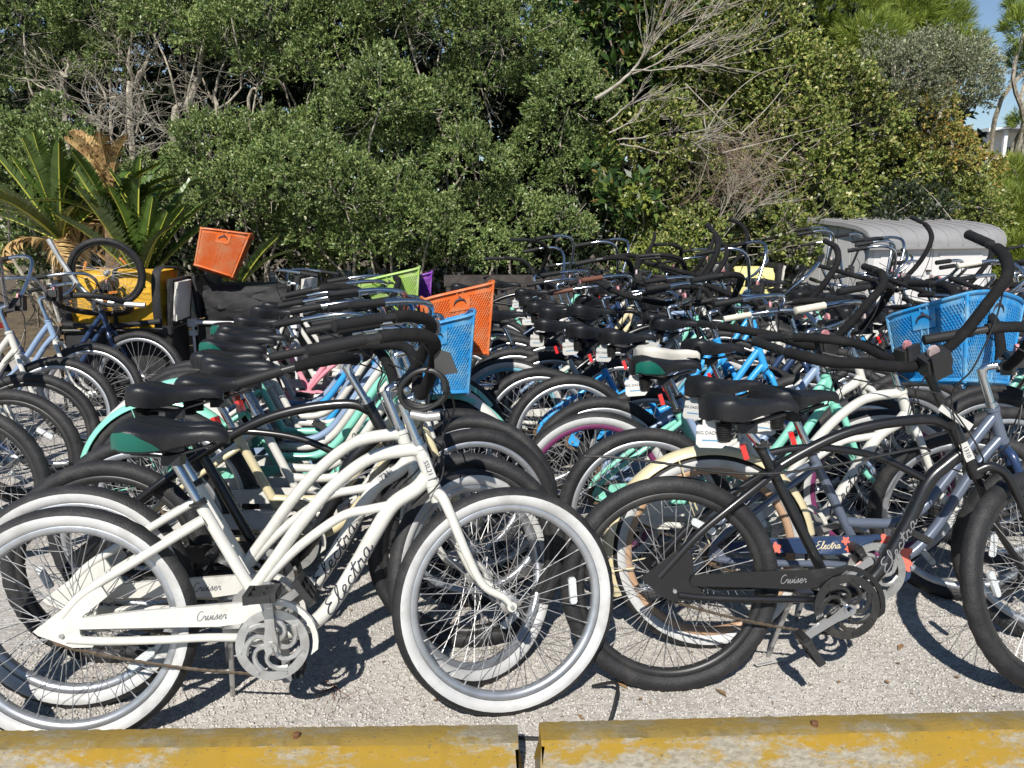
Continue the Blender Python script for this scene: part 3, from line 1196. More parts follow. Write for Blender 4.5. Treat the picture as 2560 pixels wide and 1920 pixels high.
def bike(g, x, y, yaw, label, group, paint_m=P_WHITE, lean=8, steer=0, bar='foam', bar_steer=None, ww=None, rim=M_RIM,
         saddle=M_SADDLE, teal=False, fenders=None, guard=None, ring_m=None, crank=90, tag=True, mount=None, letter=None, guard_word=None,
         flowers=False, grips=M_GRIP, seat_up=0.0, detail=2, spring=True, fork_m=None, stem='quill', cables=True, stem_m=None, fork_w=None, tail=True, plain_front=False):
    root = link('bicycle', None, label=label, cat='bicycle', group=group, loc=(x, y, 0), rot=(R(-lean), 0, R(yaw)))
    G = GEO[g]
    seed = len(BIKES)
    if detail == 1:
        seat_up += rnd.uniform(-.035, .025)
    BIKES.append(root)
    fr = link('frame', cached(('frame', g), lambda: frame_mesh(g)), root, paint_m)
    if letter:
        word_m, h, s0 = letter
        link('lettering', cached(('let', g, h, s0), lambda: lettering_tube(g, 'Electra', h, s0, .0005, .0021)), fr, word_m)
    I = Matrix.Identity(4)
    Ms = steer_matrix(g, R(steer))
    Mb = steer_matrix(g, R(steer if bar_steer is None else bar_steer))
    fk = link('fork', cached(('fork', g), lambda: fork_mesh(g)), root, fork_m or paint_m)
    fk.matrix_basis = Ms
    if fork_w:
        o = link('lettering', cached('forklet', lambda: lettering_flat('Electra', .014, 0, 0, 0, .0009)), fk, M_INKGREY)
        o.matrix_basis = Matrix.Translation((1.118, -.0695, .452)) @ Matrix.Rotation(R(66), 4, 'Y')
    rf = (M_REFL, [rnd.uniform(0, 6.3)]) if detail > 0 else None
    make_wheel(root, (0, 0, WR), rnd.uniform(0, 6), I, ww, rim, True, detail > 0, rf)
    make_wheel(root, (G['wb'], 0, WR), rnd.uniform(0, 6), Ms, None if plain_front else ww, M_RIM if plain_front else rim, False, detail > 0, rf)
    # seat
    link('seat_post', cached(('post', g), lambda: post_mesh(g)), root, M_CHROME)
    link('seat_clamp', cached(('collar', g), lambda: collar_mesh(g)), root, M_BLKM)
    sad = link('saddle', cached('saddle', saddle_mesh), root, saddle, loc=(G['post'][0] - .003, 0, G['post'][1] + .055 + seat_up), rot=(0, R(rnd.uniform(-2, 4)), R(rnd.uniform(-6, 6))))
    if teal:
        for s in (-1, 1):
            link('side_panel', cached(('panel', s), lambda s=s: panel_mesh(s)), sad, M_TEAL)
    if spring:
        for s in (-1, 1):
            link('spring', cached('spring', spring_mesh), sad, M_BLKM, loc=(-.085, s * .055, -.050), rot=(R(90), 0, 0))
    # cockpit
    sm = link('stem', cached(('stem', g, stem), lambda: stem_mesh(g, stem)), root, stem_m or M_CHROME)
    sm.matrix_basis = Mb
    hb = link('handlebar', cached(('bar', g, bar), lambda: bar_mesh(g, bar)), root, M_BLKM if bar.startswith('foam') else M_CHROME)
    hb.matrix_basis = Mb
    for s in (-1, 1):
        link('grip', cached(('grip', g, bar, s), lambda s=s: grip_mesh(g, bar, s, 'grip')), hb, grips)
        if bar.startswith('foam'):
            link('foam_sleeve', cached(('sleeve', g, bar, s), lambda s=s: grip_mesh(g, bar, s, 'foam_sleeve')), hb, M_FOAM)
    if mount:
        mo = link('basket_mount', cached(('mount', g), lambda: mount_mesh(g)), root, M_BLK)
        mo.matrix_basis = Mb
        link('release_button', cached(('button', g), lambda: button_mesh(g)), mo, mount)
    if cables:
        cb = link('brake_cable', cached(('cable', g, seed % 3), lambda: cables_mesh(g, seed)), root, M_CABLE)
        cb.matrix_basis = Mb
    # drive
    gd = link('chain_guard', cached(('guard', g), lambda: guard_mesh(g)), root, guard or paint_m)
    if guard_word:
        word, gm = guard_word
        link('lettering', cached(('gw', g, word), lambda: lettering_flat(word, .026, G['bb'][0] - .20, .357, -.0705, .0013, .03)), gd, gm)
    if flowers:
        for fx, fz, fr_ in FLOWERS:
            o = link('flower_print', cached('flower', flower_mesh), gd, M_CORAL, loc=(G['bb'][0] + fx, -.0715, fz), rot=(0, fx * 9, 0))
            o.scale = (fr_,) * 3
    bx, bz = G['bb']
    ck = R(90 - crank)
    rg = link('chainring', cached('ring', ring_mesh), root, ring_m or M_ALU, loc=(bx, -.048 - .030, bz), rot=(0, rnd.uniform(0, 6), 0))
    for s in (-1, 1):
        a = link('crank_arm', cached(('crank', s), lambda s=s: crank_mesh(s)), root, M_ALU if paint_m is not P_BLACK else M_CHROME, loc=(bx, -.008 if s < 0 else 0, bz), rot=(0, ck + (0 if s < 0 else math.pi), 0))
        p = link('pedal', cached(('pedal', s), lambda s=s: pedal_mesh(s)), a, M_BLK)
    if detail > 0:
        link('chain', cached(('chain', g), lambda: chain_mesh(g)), root, M_STEEL)
        link('kickstand', cached(('kick', g), lambda: kick_mesh(g)), root, M_ALU)
    if fenders:
        f = link('fender', cached('fender_r', lambda: fender_mesh(False)), root, fenders, loc=(0, 0, WR))
        if not plain_front:
          f = link('fender', cached('fender_f', lambda: fender_mesh(True)), root, fenders)
          f.matrix_basis = Ms @ Matrix.Translation((G['wb'], 0, WR))
    if tag:
        t = link('rental_tag', cached('tag', tag_mesh), root, M_TAG, loc=(G['post'][0] - .125, -.045, G['post'][1] - .010 + seat_up), rot=(R(rnd.uniform(-25, -5)), R(rnd.uniform(-6, 6)), R(rnd.uniform(-48, -18))))
        o = link('lettering', TXT_TAG, t, M_INK, loc=(0, -.0022, .010), rot=(R(90), 0, 0))
        o = link('lettering', cached('tagline', lambda: MB().box((0, 0, 0), (.05, .0006, .004)).mesh('tagline', M_INKBLUE)), t, M_INKBLUE, loc=(0, -.0022, -.012))
    if tail and (detail > 1 or seed % 3 == 0):
        mb = cached('tail', lambda: MB().box((0, 0, 0), (.016, .036, .044)).mesh('tail', M_RED, False))
        link('tail_reflector', mb, root, M_RED, loc=(G['post'][0] - .012, -.006, G['post'][1] - .062), rot=(0, R(-18), R(-14)))
    return root


# ------------------------------------------------------------------ bicycles: the rows as parked
ROW_L = 'bicycles parked in the row behind the left wheel stop'
ROW_M = 'bicycles parked in the row behind the right wheel stop'
ROW_R = 'bicycles parked in the row at the right edge'
ROW_Q = 'bicycles parked in the row at the left edge'
ORD = ['nearest', 'second', 'third', 'fourth', 'fifth', 'sixth', 'seventh', 'eighth', 'ninth', 'tenth', 'eleventh', 'twelfth', 'thirteenth', 'fourteenth', 'fifteenth', 'sixteenth']
INK = (M_INK, .044, .150)

# left row, front to back
bike('A', -1.198, 1.930, 6.75, 'nearest white cruiser bicycle with whitewall tyres and teal saddle side, left wheel stop in front', ROW_L, P_WHITE, lean=8, steer=9,
     ww=M_WW, teal=True, crank=92, tag=False, letter=INK, guard_word=('Cruiser', M_INKGREY), spring=False, tail=False, fork_w=True)
bike('A', -1.275, 2.105, 6.0, 'second white cruiser bicycle with whitewall tyres, close behind the nearest white one', ROW_L, P_WHITE, lean=8, steer=40, bar_steer=24,
     ww=M_WW, crank=35, tag=False, letter=INK, guard_word=('Cruiser', M_INKGREY), spring=False, tail=False, seat_up=-.03)
bike('B', -1.310, 2.350, 4.5, 'black cruiser bicycle with two arched tubes behind the two white cruisers', ROW_L, P_BLACK, lean=8, steer=-3, rim=M_RIMBLK, tag=False, crank=150, stem_m=M_CHROME, bar='foamlow')
bike('C', -1.320, 2.640, 5.0, 'cream step-through cruiser bicycle behind the black one in the left row', ROW_L, P_CREAM, lean=6, steer=14, bar='chrome', tag=False, crank=70, guard=P_WHITE, fork_m=P_CREAM)
bike('C', -1.330, 2.880, 4.0, 'white step-through cruiser bicycle behind the cream one', ROW_L, P_WHITE, lean=10, steer=-14, tag=False, crank=40, bar='chrome', letter=INK, mount=M_FADED2)
bike('C', -1.480, 3.180, 4.0, 'mint green step-through cruiser bicycle with mint fenders and blue basket in left row', ROW_L, P_MINT, lean=7, steer=16, bar='chrome', tag=False, crank=20, fenders=P_MINT, letter=INK, mount=M_FADED2)
bike('C', -1.560, 3.450, 3.0, 'steel blue step-through cruiser bicycle with teal saddle side in left row', ROW_L, P_STEEL, lean=9.5, steer=-9, bar='chrome', teal=True, tag=False, crank=100, fenders=P_WHITE)
bike('C', -1.540, 3.760, 3.0, 'white step-through cruiser bicycle carrying the orange basket in left row', ROW_L, P_WHITE, lean=9, steer=5, teal=True, tag=False, crank=60, bar='chrome', letter=INK, mount=M_FADED2)
bike('C', -1.720, 4.060, 3.0, 'sky blue step-through cruiser bicycle between white ones in left row', ROW_L, P_BLUE, lean=6, steer=-22, tag=False, crank=130, teal=True, bar='chrome')
bike('C', -1.720, 4.380, 2.0, 'white step-through cruiser bicycle carrying the lime green basket in left row', ROW_L, P_WHITE, lean=8, steer=6, tag=False, crank=80, letter=INK, bar='chrome', mount=M_FADED2)
bike('A', -1.740, 4.700, 1.0, 'pink cruiser bicycle far back in the left row', ROW_L, P_PINK, lean=8, steer=4, tag=False, crank=30, bar='chrome', detail=1)
bike('C', -1.780, 5.080, 0.0, 'white step-through cruiser bicycle next to last in the left row', ROW_L, P_WHITE, lean=8, steer=-4, tag=False, crank=75, bar='chrome', detail=1)
bike('C', -0.720, 5.900, 178.0, 'white bicycle facing left in front of the black trailer', ROW_L, P_WHITE, lean=-4, steer=4, tag=False, crank=75, bar='chrome', detail=1)

LW = ((-1.40, 3.04, P_WHITE, 'white', 'chrome', 22), (-1.52, 3.32, P_WHITE, 'white', 'chrome', -30), (-1.56, 3.60, P_MINT, 'mint green', 'chrome', 12), (-1.64, 3.91, P_WHITE, 'white', 'foam', -20), (-1.76, 4.22, P_STEEL, 'steel blue', 'chrome', -18))
LATER = LW

# middle row
bike('D', .484, 2.189, 1.1, 'nearest black cruiser bicycle with arched frame and black foam handlebar behind right wheel stop', ROW_M, P_BLACK, lean=8, steer=24, bar_steer=-92, rim=M_RIMBLK, ring_m=M_BLKM,
     crank=212, guard_word=('Cruiser', M_INKGREY), letter=(M_INKGREY, .036, .16), mount=M_FADED2, stem='tall', stem_m=M_BLKM)
bike('C', .665, 2.440, 1.0, 'navy and silver bicycle with coral flowers on its chain guard, behind the black cruiser', ROW_M, P_SILVER, lean=8, steer=-20, rim=M_RIMTAN, ww=M_WW, fenders=P_CREAM,
     guard=P_NAVY, flowers=True, guard_word=('Electra', M_INKCREAM), crank=62, mount=M_FADED, fork_m=P_NAVY, bar='foam', plain_front=True)
bike('A', .505, 2.760, 1.0, 'white cruiser bicycle carrying the blue basket in the right row', ROW_M, P_WHITE, lean=8, steer=-20, bar_steer=-74, crank=15, mount=M_FADED, letter=INK, seat_up=-.03)
bike('C', .340, 3.020, 3.0, 'mint green step-through bicycle with purple rims and whitewall tyres in right row', ROW_M, P_MINT, teal=True, lean=7, steer=-10, bar_steer=-90, ww=M_WW, rim=M_RIMPURPLE, crank=80, mount=M_FADED, letter=INK)
bike('C', .400, 3.290, 2.0, 'steel blue step-through bicycle with cream saddle in the right row', ROW_M, P_STEEL, lean=8, steer=5, saddle=M_SADDLEW, grips=M_GRIPW, bar='chrome', crank=110, mount=M_FADED)
bike('A', .640, 3.480, 0.0, 'white cruiser bicycle shifted forward past its neighbours in the right row', ROW_M, P_WHITE, lean=9, steer=8, crank=50, mount=M_FADED2)
bike('C', .300, 3.800, 2.0, 'sky blue step-through bicycle with grey rims in the right row', ROW_M, P_BLUE, lean=8, steer=-8, crank=60, bar='chrome', mount=M_FADED)
bike('C', .150, 4.000, 3.0, 'sky blue step-through bicycle parked second of the two blue ones in right row', ROW_M, P_BLUE, lean=8, steer=6, crank=140, bar='foam', mount=M_FADED2)
bike('C', -.015, 4.270, 3.0, 'white bicycle with whitewall tyres and pale blue rims beside the orange basket', ROW_M, P_WHITE, lean=8, steer=4, ww=M_WW, rim=M_RIMBLUE, crank=35, bar='chrome', mount=M_FADED)
bike('B', .240, 4.520, 2.0, 'black cruiser bicycle in the middle of the right row', ROW_M, P_BLACK, lean=9, steer=-20, bar_steer=-92, crank=35, bar='foamhigh', mount=M_FADED, detail=1)
bike('C', -.330, 4.780, 2.0, 'navy blue step-through bicycle with white rental tag behind the orange basket', ROW_M, P_NAVY, lean=8, steer=8, crank=35, bar='chrome', mount=M_FADED, grips=M_GRIPB, detail=1)
bike('C', .260, 5.020, 1.0, 'mint green bicycle far back in the right row', ROW_M, P_MINT, lean=9, steer=-15, bar_steer=-84, crank=75, bar='foamhigh', mount=M_FADED2, detail=1)
bike('C', -.520, 5.330, 2.0, 'navy blue step-through bicycle second from the timber wall', ROW_M, P_NAVY, lean=8, steer=4, crank=35, bar='chrome', mount=M_FADED, detail=1)
bike('A', .300, 5.450, 1.0, 'steel blue cruiser bicycle far back in the right row', ROW_M, P_STEEL, lean=9, steer=-20, bar_steer=-98, crank=35, bar='foamhigh', mount=M_FADED, detail=1)
bike('C', -.560, 5.900, 1.0, 'white step-through bicycle close to the timber wall', ROW_M, P_WHITE, lean=8, steer=6, crank=35, bar='high', mount=M_FADED2, detail=1)
bike('C', .350, 5.950, 0.0, 'sky blue bicycle far back in the right row', ROW_M, P_BLUE, lean=8, steer=-12, bar_steer=-12, crank=35, bar='foamhigh', mount=M_FADED, detail=1)
bike('B', -.600, 6.500, 0.0, 'black bicycle with upright bars close to the timber wall', ROW_M, P_BLACK, lean=5, steer=20, crank=35, bar='foamhigh', mount=M_FADED2, detail=1)
bike('C', .500, 6.450, 0.0, 'cream bicycle far back in the right row', ROW_M, P_CREAM, lean=8, steer=-20, bar_steer=-102, crank=35, bar='foamhigh', mount=M_FADED, detail=1)
bike('C', -.350, 7.050, 0.0, 'mint green bicycle farthest back by the timber wall', ROW_M, P_MINT, lean=6, steer=-12, crank=35, bar='chrome', mount=M_FADED, detail=1)
bike('C', .700, 6.950, 0.0, 'white bicycle farthest back behind the upright black handlebars', ROW_M, P_WHITE, lean=8, steer=-20, bar_steer=-86, crank=35, bar='foamhigh', mount=M_FADED, detail=1)
bike('A', .550, 7.450, 0.0, 'black bicycle in the last place of the right row', ROW_M, P_BLACK, lean=6, steer=15, crank=35, bar='foamhigh', mount=M_FADED, detail=1)

# right row
cols = [P_BLACK, P_STEEL, P_WHITE, P_MINT, P_NAVY, P_WHITE, P_BLUE, P_BLACK, P_WHITE, P_STEEL, P_MINT, P_WHITE]
nams = ['black', 'steel blue', 'white', 'mint green', 'navy blue', 'white', 'sky blue', 'black', 'white', 'steel blue', 'mint green', 'white']
bars = ['foam', 'chrome', 'foamhigh', 'high', 'foam', 'chrome', 'foamhigh', 'chrome', 'high', 'chrome', 'chrome', 'high']
xs = [2.06, 2.17, 2.02, 1.93, 2.10, 1.88, 2.02, 2.15, 1.98, 2.15, 2.3, 2.1]
ys = [3.10, 3.40, 3.76, 4.12, 4.48, 4.85, 5.20, 5.55, 5.95, 6.35, 6.75, 7.2]
sts = [6, -8, -36, 10, -44, 5, -40, 18, -16, 12, -30, 4]
for i in range(12):
    bike('B' if cols[i] is P_BLACK else ('A' if i % 5 == 2 else 'C'), xs[i], ys[i], rnd.uniform(-2, 3), '%s cruiser bicycle, %s from the front in the row at the right edge' % (nams[i], ORD[i]), ROW_R,
         cols[i], lean=rnd.uniform(5, 9), steer=sts[i] * .4, bar_steer=sts[i] * (2.4 if sts[i] < -12 else 1.2), bar=bars[i], crank=rnd.uniform(0, 360), mount=[M_FADED, M_FADED2][i % 2], detail=1, grips=M_GRIPW if i == 3 else M_GRIP)
for i, (x, y, c, n) in enumerate(((3.55, 5.5, P_WHITE, 'white'), (3.45, 5.95, P_BLUE, 'sky blue'), (3.6, 6.4, P_WHITE, 'white'), (3.5, 6.85, P_NAVY, 'navy blue'), (3.75, 7.3, P_WHITE, 'white'))):
    bike('C', x, y, rnd.uniform(-2, 3), '%s step-through bicycle, %s from the front of those before the grey shed' % (n, ORD[i]), 'bicycles parked before the grey shed', c, lean=rnd.uniform(4, 9),
         steer=rnd.uniform(-15, 15), bar=['high', 'chrome', 'high', 'chrome', 'chrome'][i], crank=rnd.uniform(0, 360), mount=M_FADED, detail=1)

EX = ((2.28, 3.58, P_NAVY, 'navy blue', 'chrome', -20), (2.08, 3.94, P_BLACK, 'black', 'foamhigh', -94), (2.26, 4.30, P_WHITE, 'white', 'foam', 12), (1.98, 4.66, P_STEEL, 'steel blue', 'chrome', -109), (2.22, 5.02, P_BLUE, 'sky blue', 'chrome', -79),
      (1.95, 5.38, P_BLACK, 'black', 'foamhigh', -89), (2.2, 5.75, P_CREAM, 'cream', 'chrome', 15), (1.92, 6.15, P_NAVY, 'navy blue', 'chrome', -102), (2.2, 6.55, P_WHITE, 'white', 'high', -25), (2.0, 7.0, P_BLACK, 'black', 'high', -18))
for i, (x, y, m, n, b, s) in enumerate(EX):
    bike('D' if m is P_BLACK else 'C', x, y, rnd.uniform(-4, 5), '%s bicycle wedged in at right, %s wedged one from the front' % (n, ORD[i] if i else 'first'), 'bicycles wedged into the row at the right edge',
         m, lean=rnd.uniform(5, 11), steer=s * .3, bar_steer=s, bar=b, crank=rnd.uniform(0, 360), mount=[M_FADED, M_FADED2][i % 2], detail=1)
EX = ((.62, 4.30, P_NAVY, 'navy blue', 'foamhigh', -86), (.02, 4.66, P_STEEL, 'steel blue', 'chrome', 8), (.66, 4.80, P_WHITE, 'white', 'chrome', -114), (.0, 5.18, P_BLACK, 'black', 'foam', -15), (.72, 5.25, P_BLUE, 'sky blue', 'high', -40),
      (-.1, 5.62, P_CREAM, 'cream', 'chrome', -35), (.78, 5.72, P_BLACK, 'black', 'foamhigh', -79), (-.12, 6.2, P_NAVY, 'navy blue', 'high', -20), (.85, 6.2, P_MINT, 'mint green', 'chrome', -84), (.05, 6.75, P_WHITE, 'white', 'foamhigh', -94), (1.0, 7.2, P_BLACK, 'black', 'chrome', -30))
for i, (x, y, m, n, b, s) in enumerate(EX):
    bike('D' if m is P_BLACK else 'C', x, y, rnd.uniform(-4, 5), '%s bicycle wedged in at centre, %s wedged one from the front' % (n, ORD[i] if i else 'first'), 'bicycles wedged into the right row',
         m, lean=rnd.uniform(5, 11), steer=s * .3, bar_steer=s, bar=b, crank=rnd.uniform(0, 360), mount=[M_FADED, M_FADED2][i % 2], detail=1)

for i, (x, y, m, n, b, s) in enumerate(LATER):
    bike('C', x, y, rnd.uniform(1, 5), '%s step-through bicycle wedged into the left row, %s wedged one from the front' % (n, ORD[i] if i else 'first'), 'bicycles wedged into the left row', m, lean=rnd.uniform(6, 11), steer=max(-15, s), bar_steer=s, bar=b, crank=rnd.uniform(0, 360), tag=False,
         detail=1, fenders=P_WHITE if i == 1 else P_MINT if i == 2 else None, letter=INK if m is P_WHITE else None)

# left edge row
qc = [(P_BLACK, 'black', 'B'), (P_NAVY, 'navy blue', 'C'), (P_STEEL, 'steel blue', 'C'), (P_WHITE, 'white', 'C'), (P_STEEL, 'steel blue', 'C'), (P_NAVY, 'navy blue', 'C')]
for i, (x, y) in enumerate(((-3.42, 2.98), (-3.50, 3.36), (-3.66, 3.78), (-3.78, 4.25), (-3.86, 4.75), (-3.80, 5.3))):
    m, n, g = qc[i]
    bike(g, x, y, 5 + rnd.uniform(-2, 2), '%s bicycle, %s from the front in the row at the left edge' % (n, ORD[i]), ROW_Q, m, lean=8, steer=rnd.uniform(-8, 14), bar=['foam', 'chrome', 'high', 'high', 'chrome', 'chrome'][i],
         crank=rnd.uniform(0, 360), mount=M_FADED, tag=False, fork_m=P_WHITE if i in (2, 4) else None, rim=M_RIMBLK if i < 3 else M_RIM)


# small number labels on the two nearest bicycles
def stick(parent_i, body, size, loc, rot, plate, ink=M_INK):
    p = BIKES[parent_i]
    w, h = plate
    t = link('number_label', MB().box((0, 0, 0), (w, .002, h)).mesh('number_label', M_TAG, False), p, M_TAG, loc=loc, rot=rot)
    link('lettering', text_mesh(body, size, ink), t, loc=(0, -.0016, 0), rot=(R(90), 0, 0))


stick(0, 'SSL21', .019, (.978, -.0245, .742), (0, R(70), 0), (.062, .026))
stick(1, '721', .024, (.905, -.0235, .672), (0, R(-38), 0), (.05, .026))
i_m1 = 13
stick(i_m1, '1310', .019, (.888, -.025, .742), (0, R(64), 0), (.058, .028))
t = link('paper_band', MB().box((0, 0, 0), (.115, .003, .022)).mesh('paper_band', M_TAG, False), BIKES[i_m1], M_TAG, loc=(.845, -.034, .848), rot=(0, R(33), 0))
# little grey swashes painted on the top tube of the white bicycle
mb = MB()
for k in range(3):
    mb.tube([(.70 + .02 * k + .1 * t_, -.0192 - .0004 * k, .684 + .012 * (k - 1) + .085 * t_ - .03 * t_ * t_) for t_ in [j / 8 for j in range(9)]], .0011, 4)
sw = mb.mesh('swash_lines', M_INKGREY)


# ------------------------------------------------------------------ baskets
def basket_material(name, col, fade):
    m = bpy.data.materials.new(name)
    m.use_nodes = True
    nt = m.node_tree
    b = nt.nodes['Principled BSDF']
    b.inputs['Roughness'].default_value = 0.45
    tc = nd(nt, 'ShaderNodeTexCoord')
    nz = nd(nt, 'ShaderNodeTexNoise')
    nz.inputs['Scale'].default_value = 11
    nz.inputs['Detail'].default_value = 8
    nz.inputs['Roughness'].default_value = 0.7
    nt.links.new(tc.outputs['Object'], nz.inputs['Vector'])
    mr = nd(nt, 'ShaderNodeMapRange')
    mr.inputs[1].default_value = 0.44
    mr.inputs[2].default_value = 0.66
    nt.links.new(nz.outputs[0], mr.inputs[0])
    mx = nd(nt, 'ShaderNodeMix', data_type='RGBA')
    mx.inputs[6].default_value = (*col, 1)
    mx.inputs[7].default_value = (*fade, 1)
    nt.links.new(mr.outputs[0], mx.inputs[0])
    nt.links.new(mx.outputs[2], b.inputs['Base Color'])
    return m


BK = {'blue': basket_material('blue basket plastic', (0.016, 0.24, 0.56), (0.19, 0.37, 0.50)),
      'orange': basket_material('orange basket plastic', (0.66, 0.125, 0.016), (0.60, 0.25, 0.12)),
      'lime': basket_material('lime basket plastic', (0.32, 0.52, 0.10), (0.45, 0.55, 0.27)),
      'purple': basket_material('purple basket plastic', (0.22, 0.035, 0.40), (0.30, 0.12, 0.42))}


def basket_pt(side, u, v):
    """side 0..3 (right, front, left, back); u along it, v up"""
    bx, by = .115, .140        # half sizes at the bottom
    tx, ty = .140, .190        # at the top
    h_front, h_back = .275, .215
    ring = [(-1, -1), (1, -1), (1, 1), (-1, 1)]
    a, b = ring[side], ring[(side + 1) % 4]
    sx, sy = a[0] + (b[0] - a[0]) * u, a[1] + (b[1] - a[1]) * u
    q = (sx * sx * sy * sy)
    k = 1 - .07 * q ** 3          # round the corners a little
    hh = h_back + (h_front - h_back) * (sx + 1) / 2 + .018 * (1 - sy * sy)
    x = sx * (bx + (tx - bx) * v) * k
    y = sy * (by + (ty - by) * v) * k
    return Vector((x, y, hh * v))


def build_basket():
    parts = {}
    mb = MB()
    # open diamond net: two families of slanted strips on every wall
    for side in range(4):
        nu = 26
        for fam in (1, -1):
            for i in range(-14, nu + 15):
                pts = []
                for k in range(9):
                    v = .06 + .86 * k / 8
                    u = (i + fam * 14 * (v - .06)) / nu
                    if 0.02 <= u <= .98:
                        pts.append(basket_pt(side, u, v))
                if len(pts) > 1:
                    mb.tube(pts, .0017, 3, cap=False)
    parts['net_wall'] = mb.mesh('net_wall', BK['blue'], False)
    mb = MB()
    loop = [basket_pt(s, u, 1.0) for s in range(4) for u in [j / 8 for j in range(8)]]
    mb.tube(loop, .0065, 6, closed=True)
    loop = [basket_pt(s, u, .03) for s in range(4) for u in [j / 8 for j in range(8)]]
    mb.tube(loop, .0075, 6, closed=True)
    for s in range(4):
        mb.tube([basket_pt(s, 0, k / 6) for k in range(7)], .006, 6)
        for u in (.46, .54):
            mb.tube([basket_pt(s, u, k / 6) for k in range(7)], .0035, 5)
    parts['rim'] = mb.mesh('rim', BK['blue'])
    mb = MB()
    n = 12
    vs = [Vector((-.108 + .216 * i / n, -.132 + .264 * j / n, .006)) for j in range(n + 1) for i in range(n + 1)]
    mb.add(vs, [(j * (n + 1) + i, j * (n + 1) + i + 1, (j + 1) * (n + 1) + i + 1, (j + 1) * (n + 1) + i) for j in range(n) for i in range(n) if (i + j) % 3 or i in (0, n - 1)])
    parts['bottom'] = mb.mesh('bottom', BK['blue'])
    mb = MB()
    # backing walls of finer plastic, set just inside the net
    for side in range(4):
        vs = []
        for j in range(9):
            for i in range(9):
                p = basket_pt(side, .03 + .94 * i / 8, .05 + .93 * j / 8)
                p.x *= .985
                p.y *= .985
                vs.append(p)
        mb.add(vs, [(j * 9 + i, j * 9 + i + 1, (j + 1) * 9 + i + 1, (j + 1) * 9 + i) for j in range(8) for i in range(8)])
    parts['wall'] = mb.mesh('wall', BK['blue'])
    # emblem plate on the right and left walls
    for s, nm in ((0, 'emblem_plate'), (1, 'emblem_plate_front')):
        mb = MB()
        vs = []
        for j in range(5):
            for i in range(7):
                p = basket_pt(s, .36 + .28 * i / 6, .70 + .24 * j / 4)
                p.x *= 1.022
                p.y *= 1.022
                vs.append(p)
        mb.add(vs, [(j * 7 + i, j * 7 + i + 1, (j + 1) * 7 + i + 1, (j + 1) * 7 + i) for j in range(4) for i in range(6)])
        parts[nm] = mb.mesh(nm, BK['blue'])
        mb = MB()
        arc = []
        for k in range(11):
            a = R(10 + 165 * k / 10)
            p = basket_pt(s, .5 + .085 * math.cos(a), .775 + .10 * math.sin(a))
            p.x *= 1.032
            p.y *= 1.032
            arc.append(p)
        mb.tube(arc, [.001 + .004 * math.sin(math.pi * k / 10) for k in range(11)], 5)
        fin = [basket_pt(s, .5 + d[0], .775 + d[1]) for d in ((0, .10), (.0, .135), (-.02, .15))]
        for p in fin:
            p.x *= 1.032
            p.y *= 1.032
        mb.tube(fin, [.004, .003, .0006], 5)
        parts['emblem' + str(s)] = mb.mesh('emblem', M_INK)
    return parts


BP = build_basket()


def basket(color, loc, rot, label, parts=True, scale=1.0):
    root = link('bicycle_basket', None, label=label, cat='basket', group='plastic bicycle baskets', loc=loc, rot=rot)
    root.scale = (scale,) * 3
    m = BK[color]
    w = link('wall', BP['wall'], root, m)
    link('net_wall', BP['net_wall'], root, m)
    link('rim', BP['rim'], root, m)
    link('bottom', BP['bottom'], root, m)
    for s, nm in ((0, 'emblem_plate'), (1, 'emblem_plate_front')):
        p = link('emblem_plate', BP[nm], root, m)
        link('emblem', BP['emblem' + str(s)], p, M_INK)
    return root


def on_bike(i, fwd, up, yaw=0, side=0.0):
    """place in front of the handlebar of bicycle i"""
    b = BIKES[i]
    M = Matrix.Translation(b.location) @ b.rotation_euler.to_matrix().to_4x4()
    g = GEO['C']
    return M @ Vector((fwd, side, up))


def basket_on(i, color, label, fwd=1.21, up=.70, yaw=0, scale=1.0, roll=0):
    b = BIKES[i]
    return basket(color, on_bike(i, fwd, up), (b.rotation_euler[0], R(roll), b.rotation_euler[2] + R(yaw)), label, scale=scale)


basket_on(5, 'blue', 'blue plastic net basket on the mint bicycle in the left row', 1.155, .70, 4, 1.2)
basket_on(7, 'orange', 'orange plastic net basket standing just behind the blue one in the left row', 1.27, .76, 6, 1.26)
basket_on(9, 'lime', 'lime green plastic basket half hidden behind handlebars in the left row', 1.02, .80, 8, 1.25)
basket_on(10, 'purple', 'purple plastic basket peeking out behind the lime green one', 1.10, .80, 8, 1.1)
basket_on(15, 'blue', 'blue plastic net basket on the right, tilted, behind the black foam handlebar', 1.15, .83, -58, 1.12, -9)


# ------------------------------------------------------------------ cable locks
def cable_lock(label, pts, r, loc=(0, 0, 0), body=None):
    mb = MB().tube(pts, r, 8)
    if body is None:
        return link('lock_cable', mb.mesh('lock_cable', M_CABLE), label=label, cat='cable lock', loc=loc)
    root = link('cable_lock', None, label=label, cat='cable lock', loc=loc)
    link('cable', mb.mesh('cable', M_CABLE), root)
    bm_ = MB().tube(body, .012, 10)
    link('lock_body', bm_.mesh('lock_body', M_ALU), root)
    return root


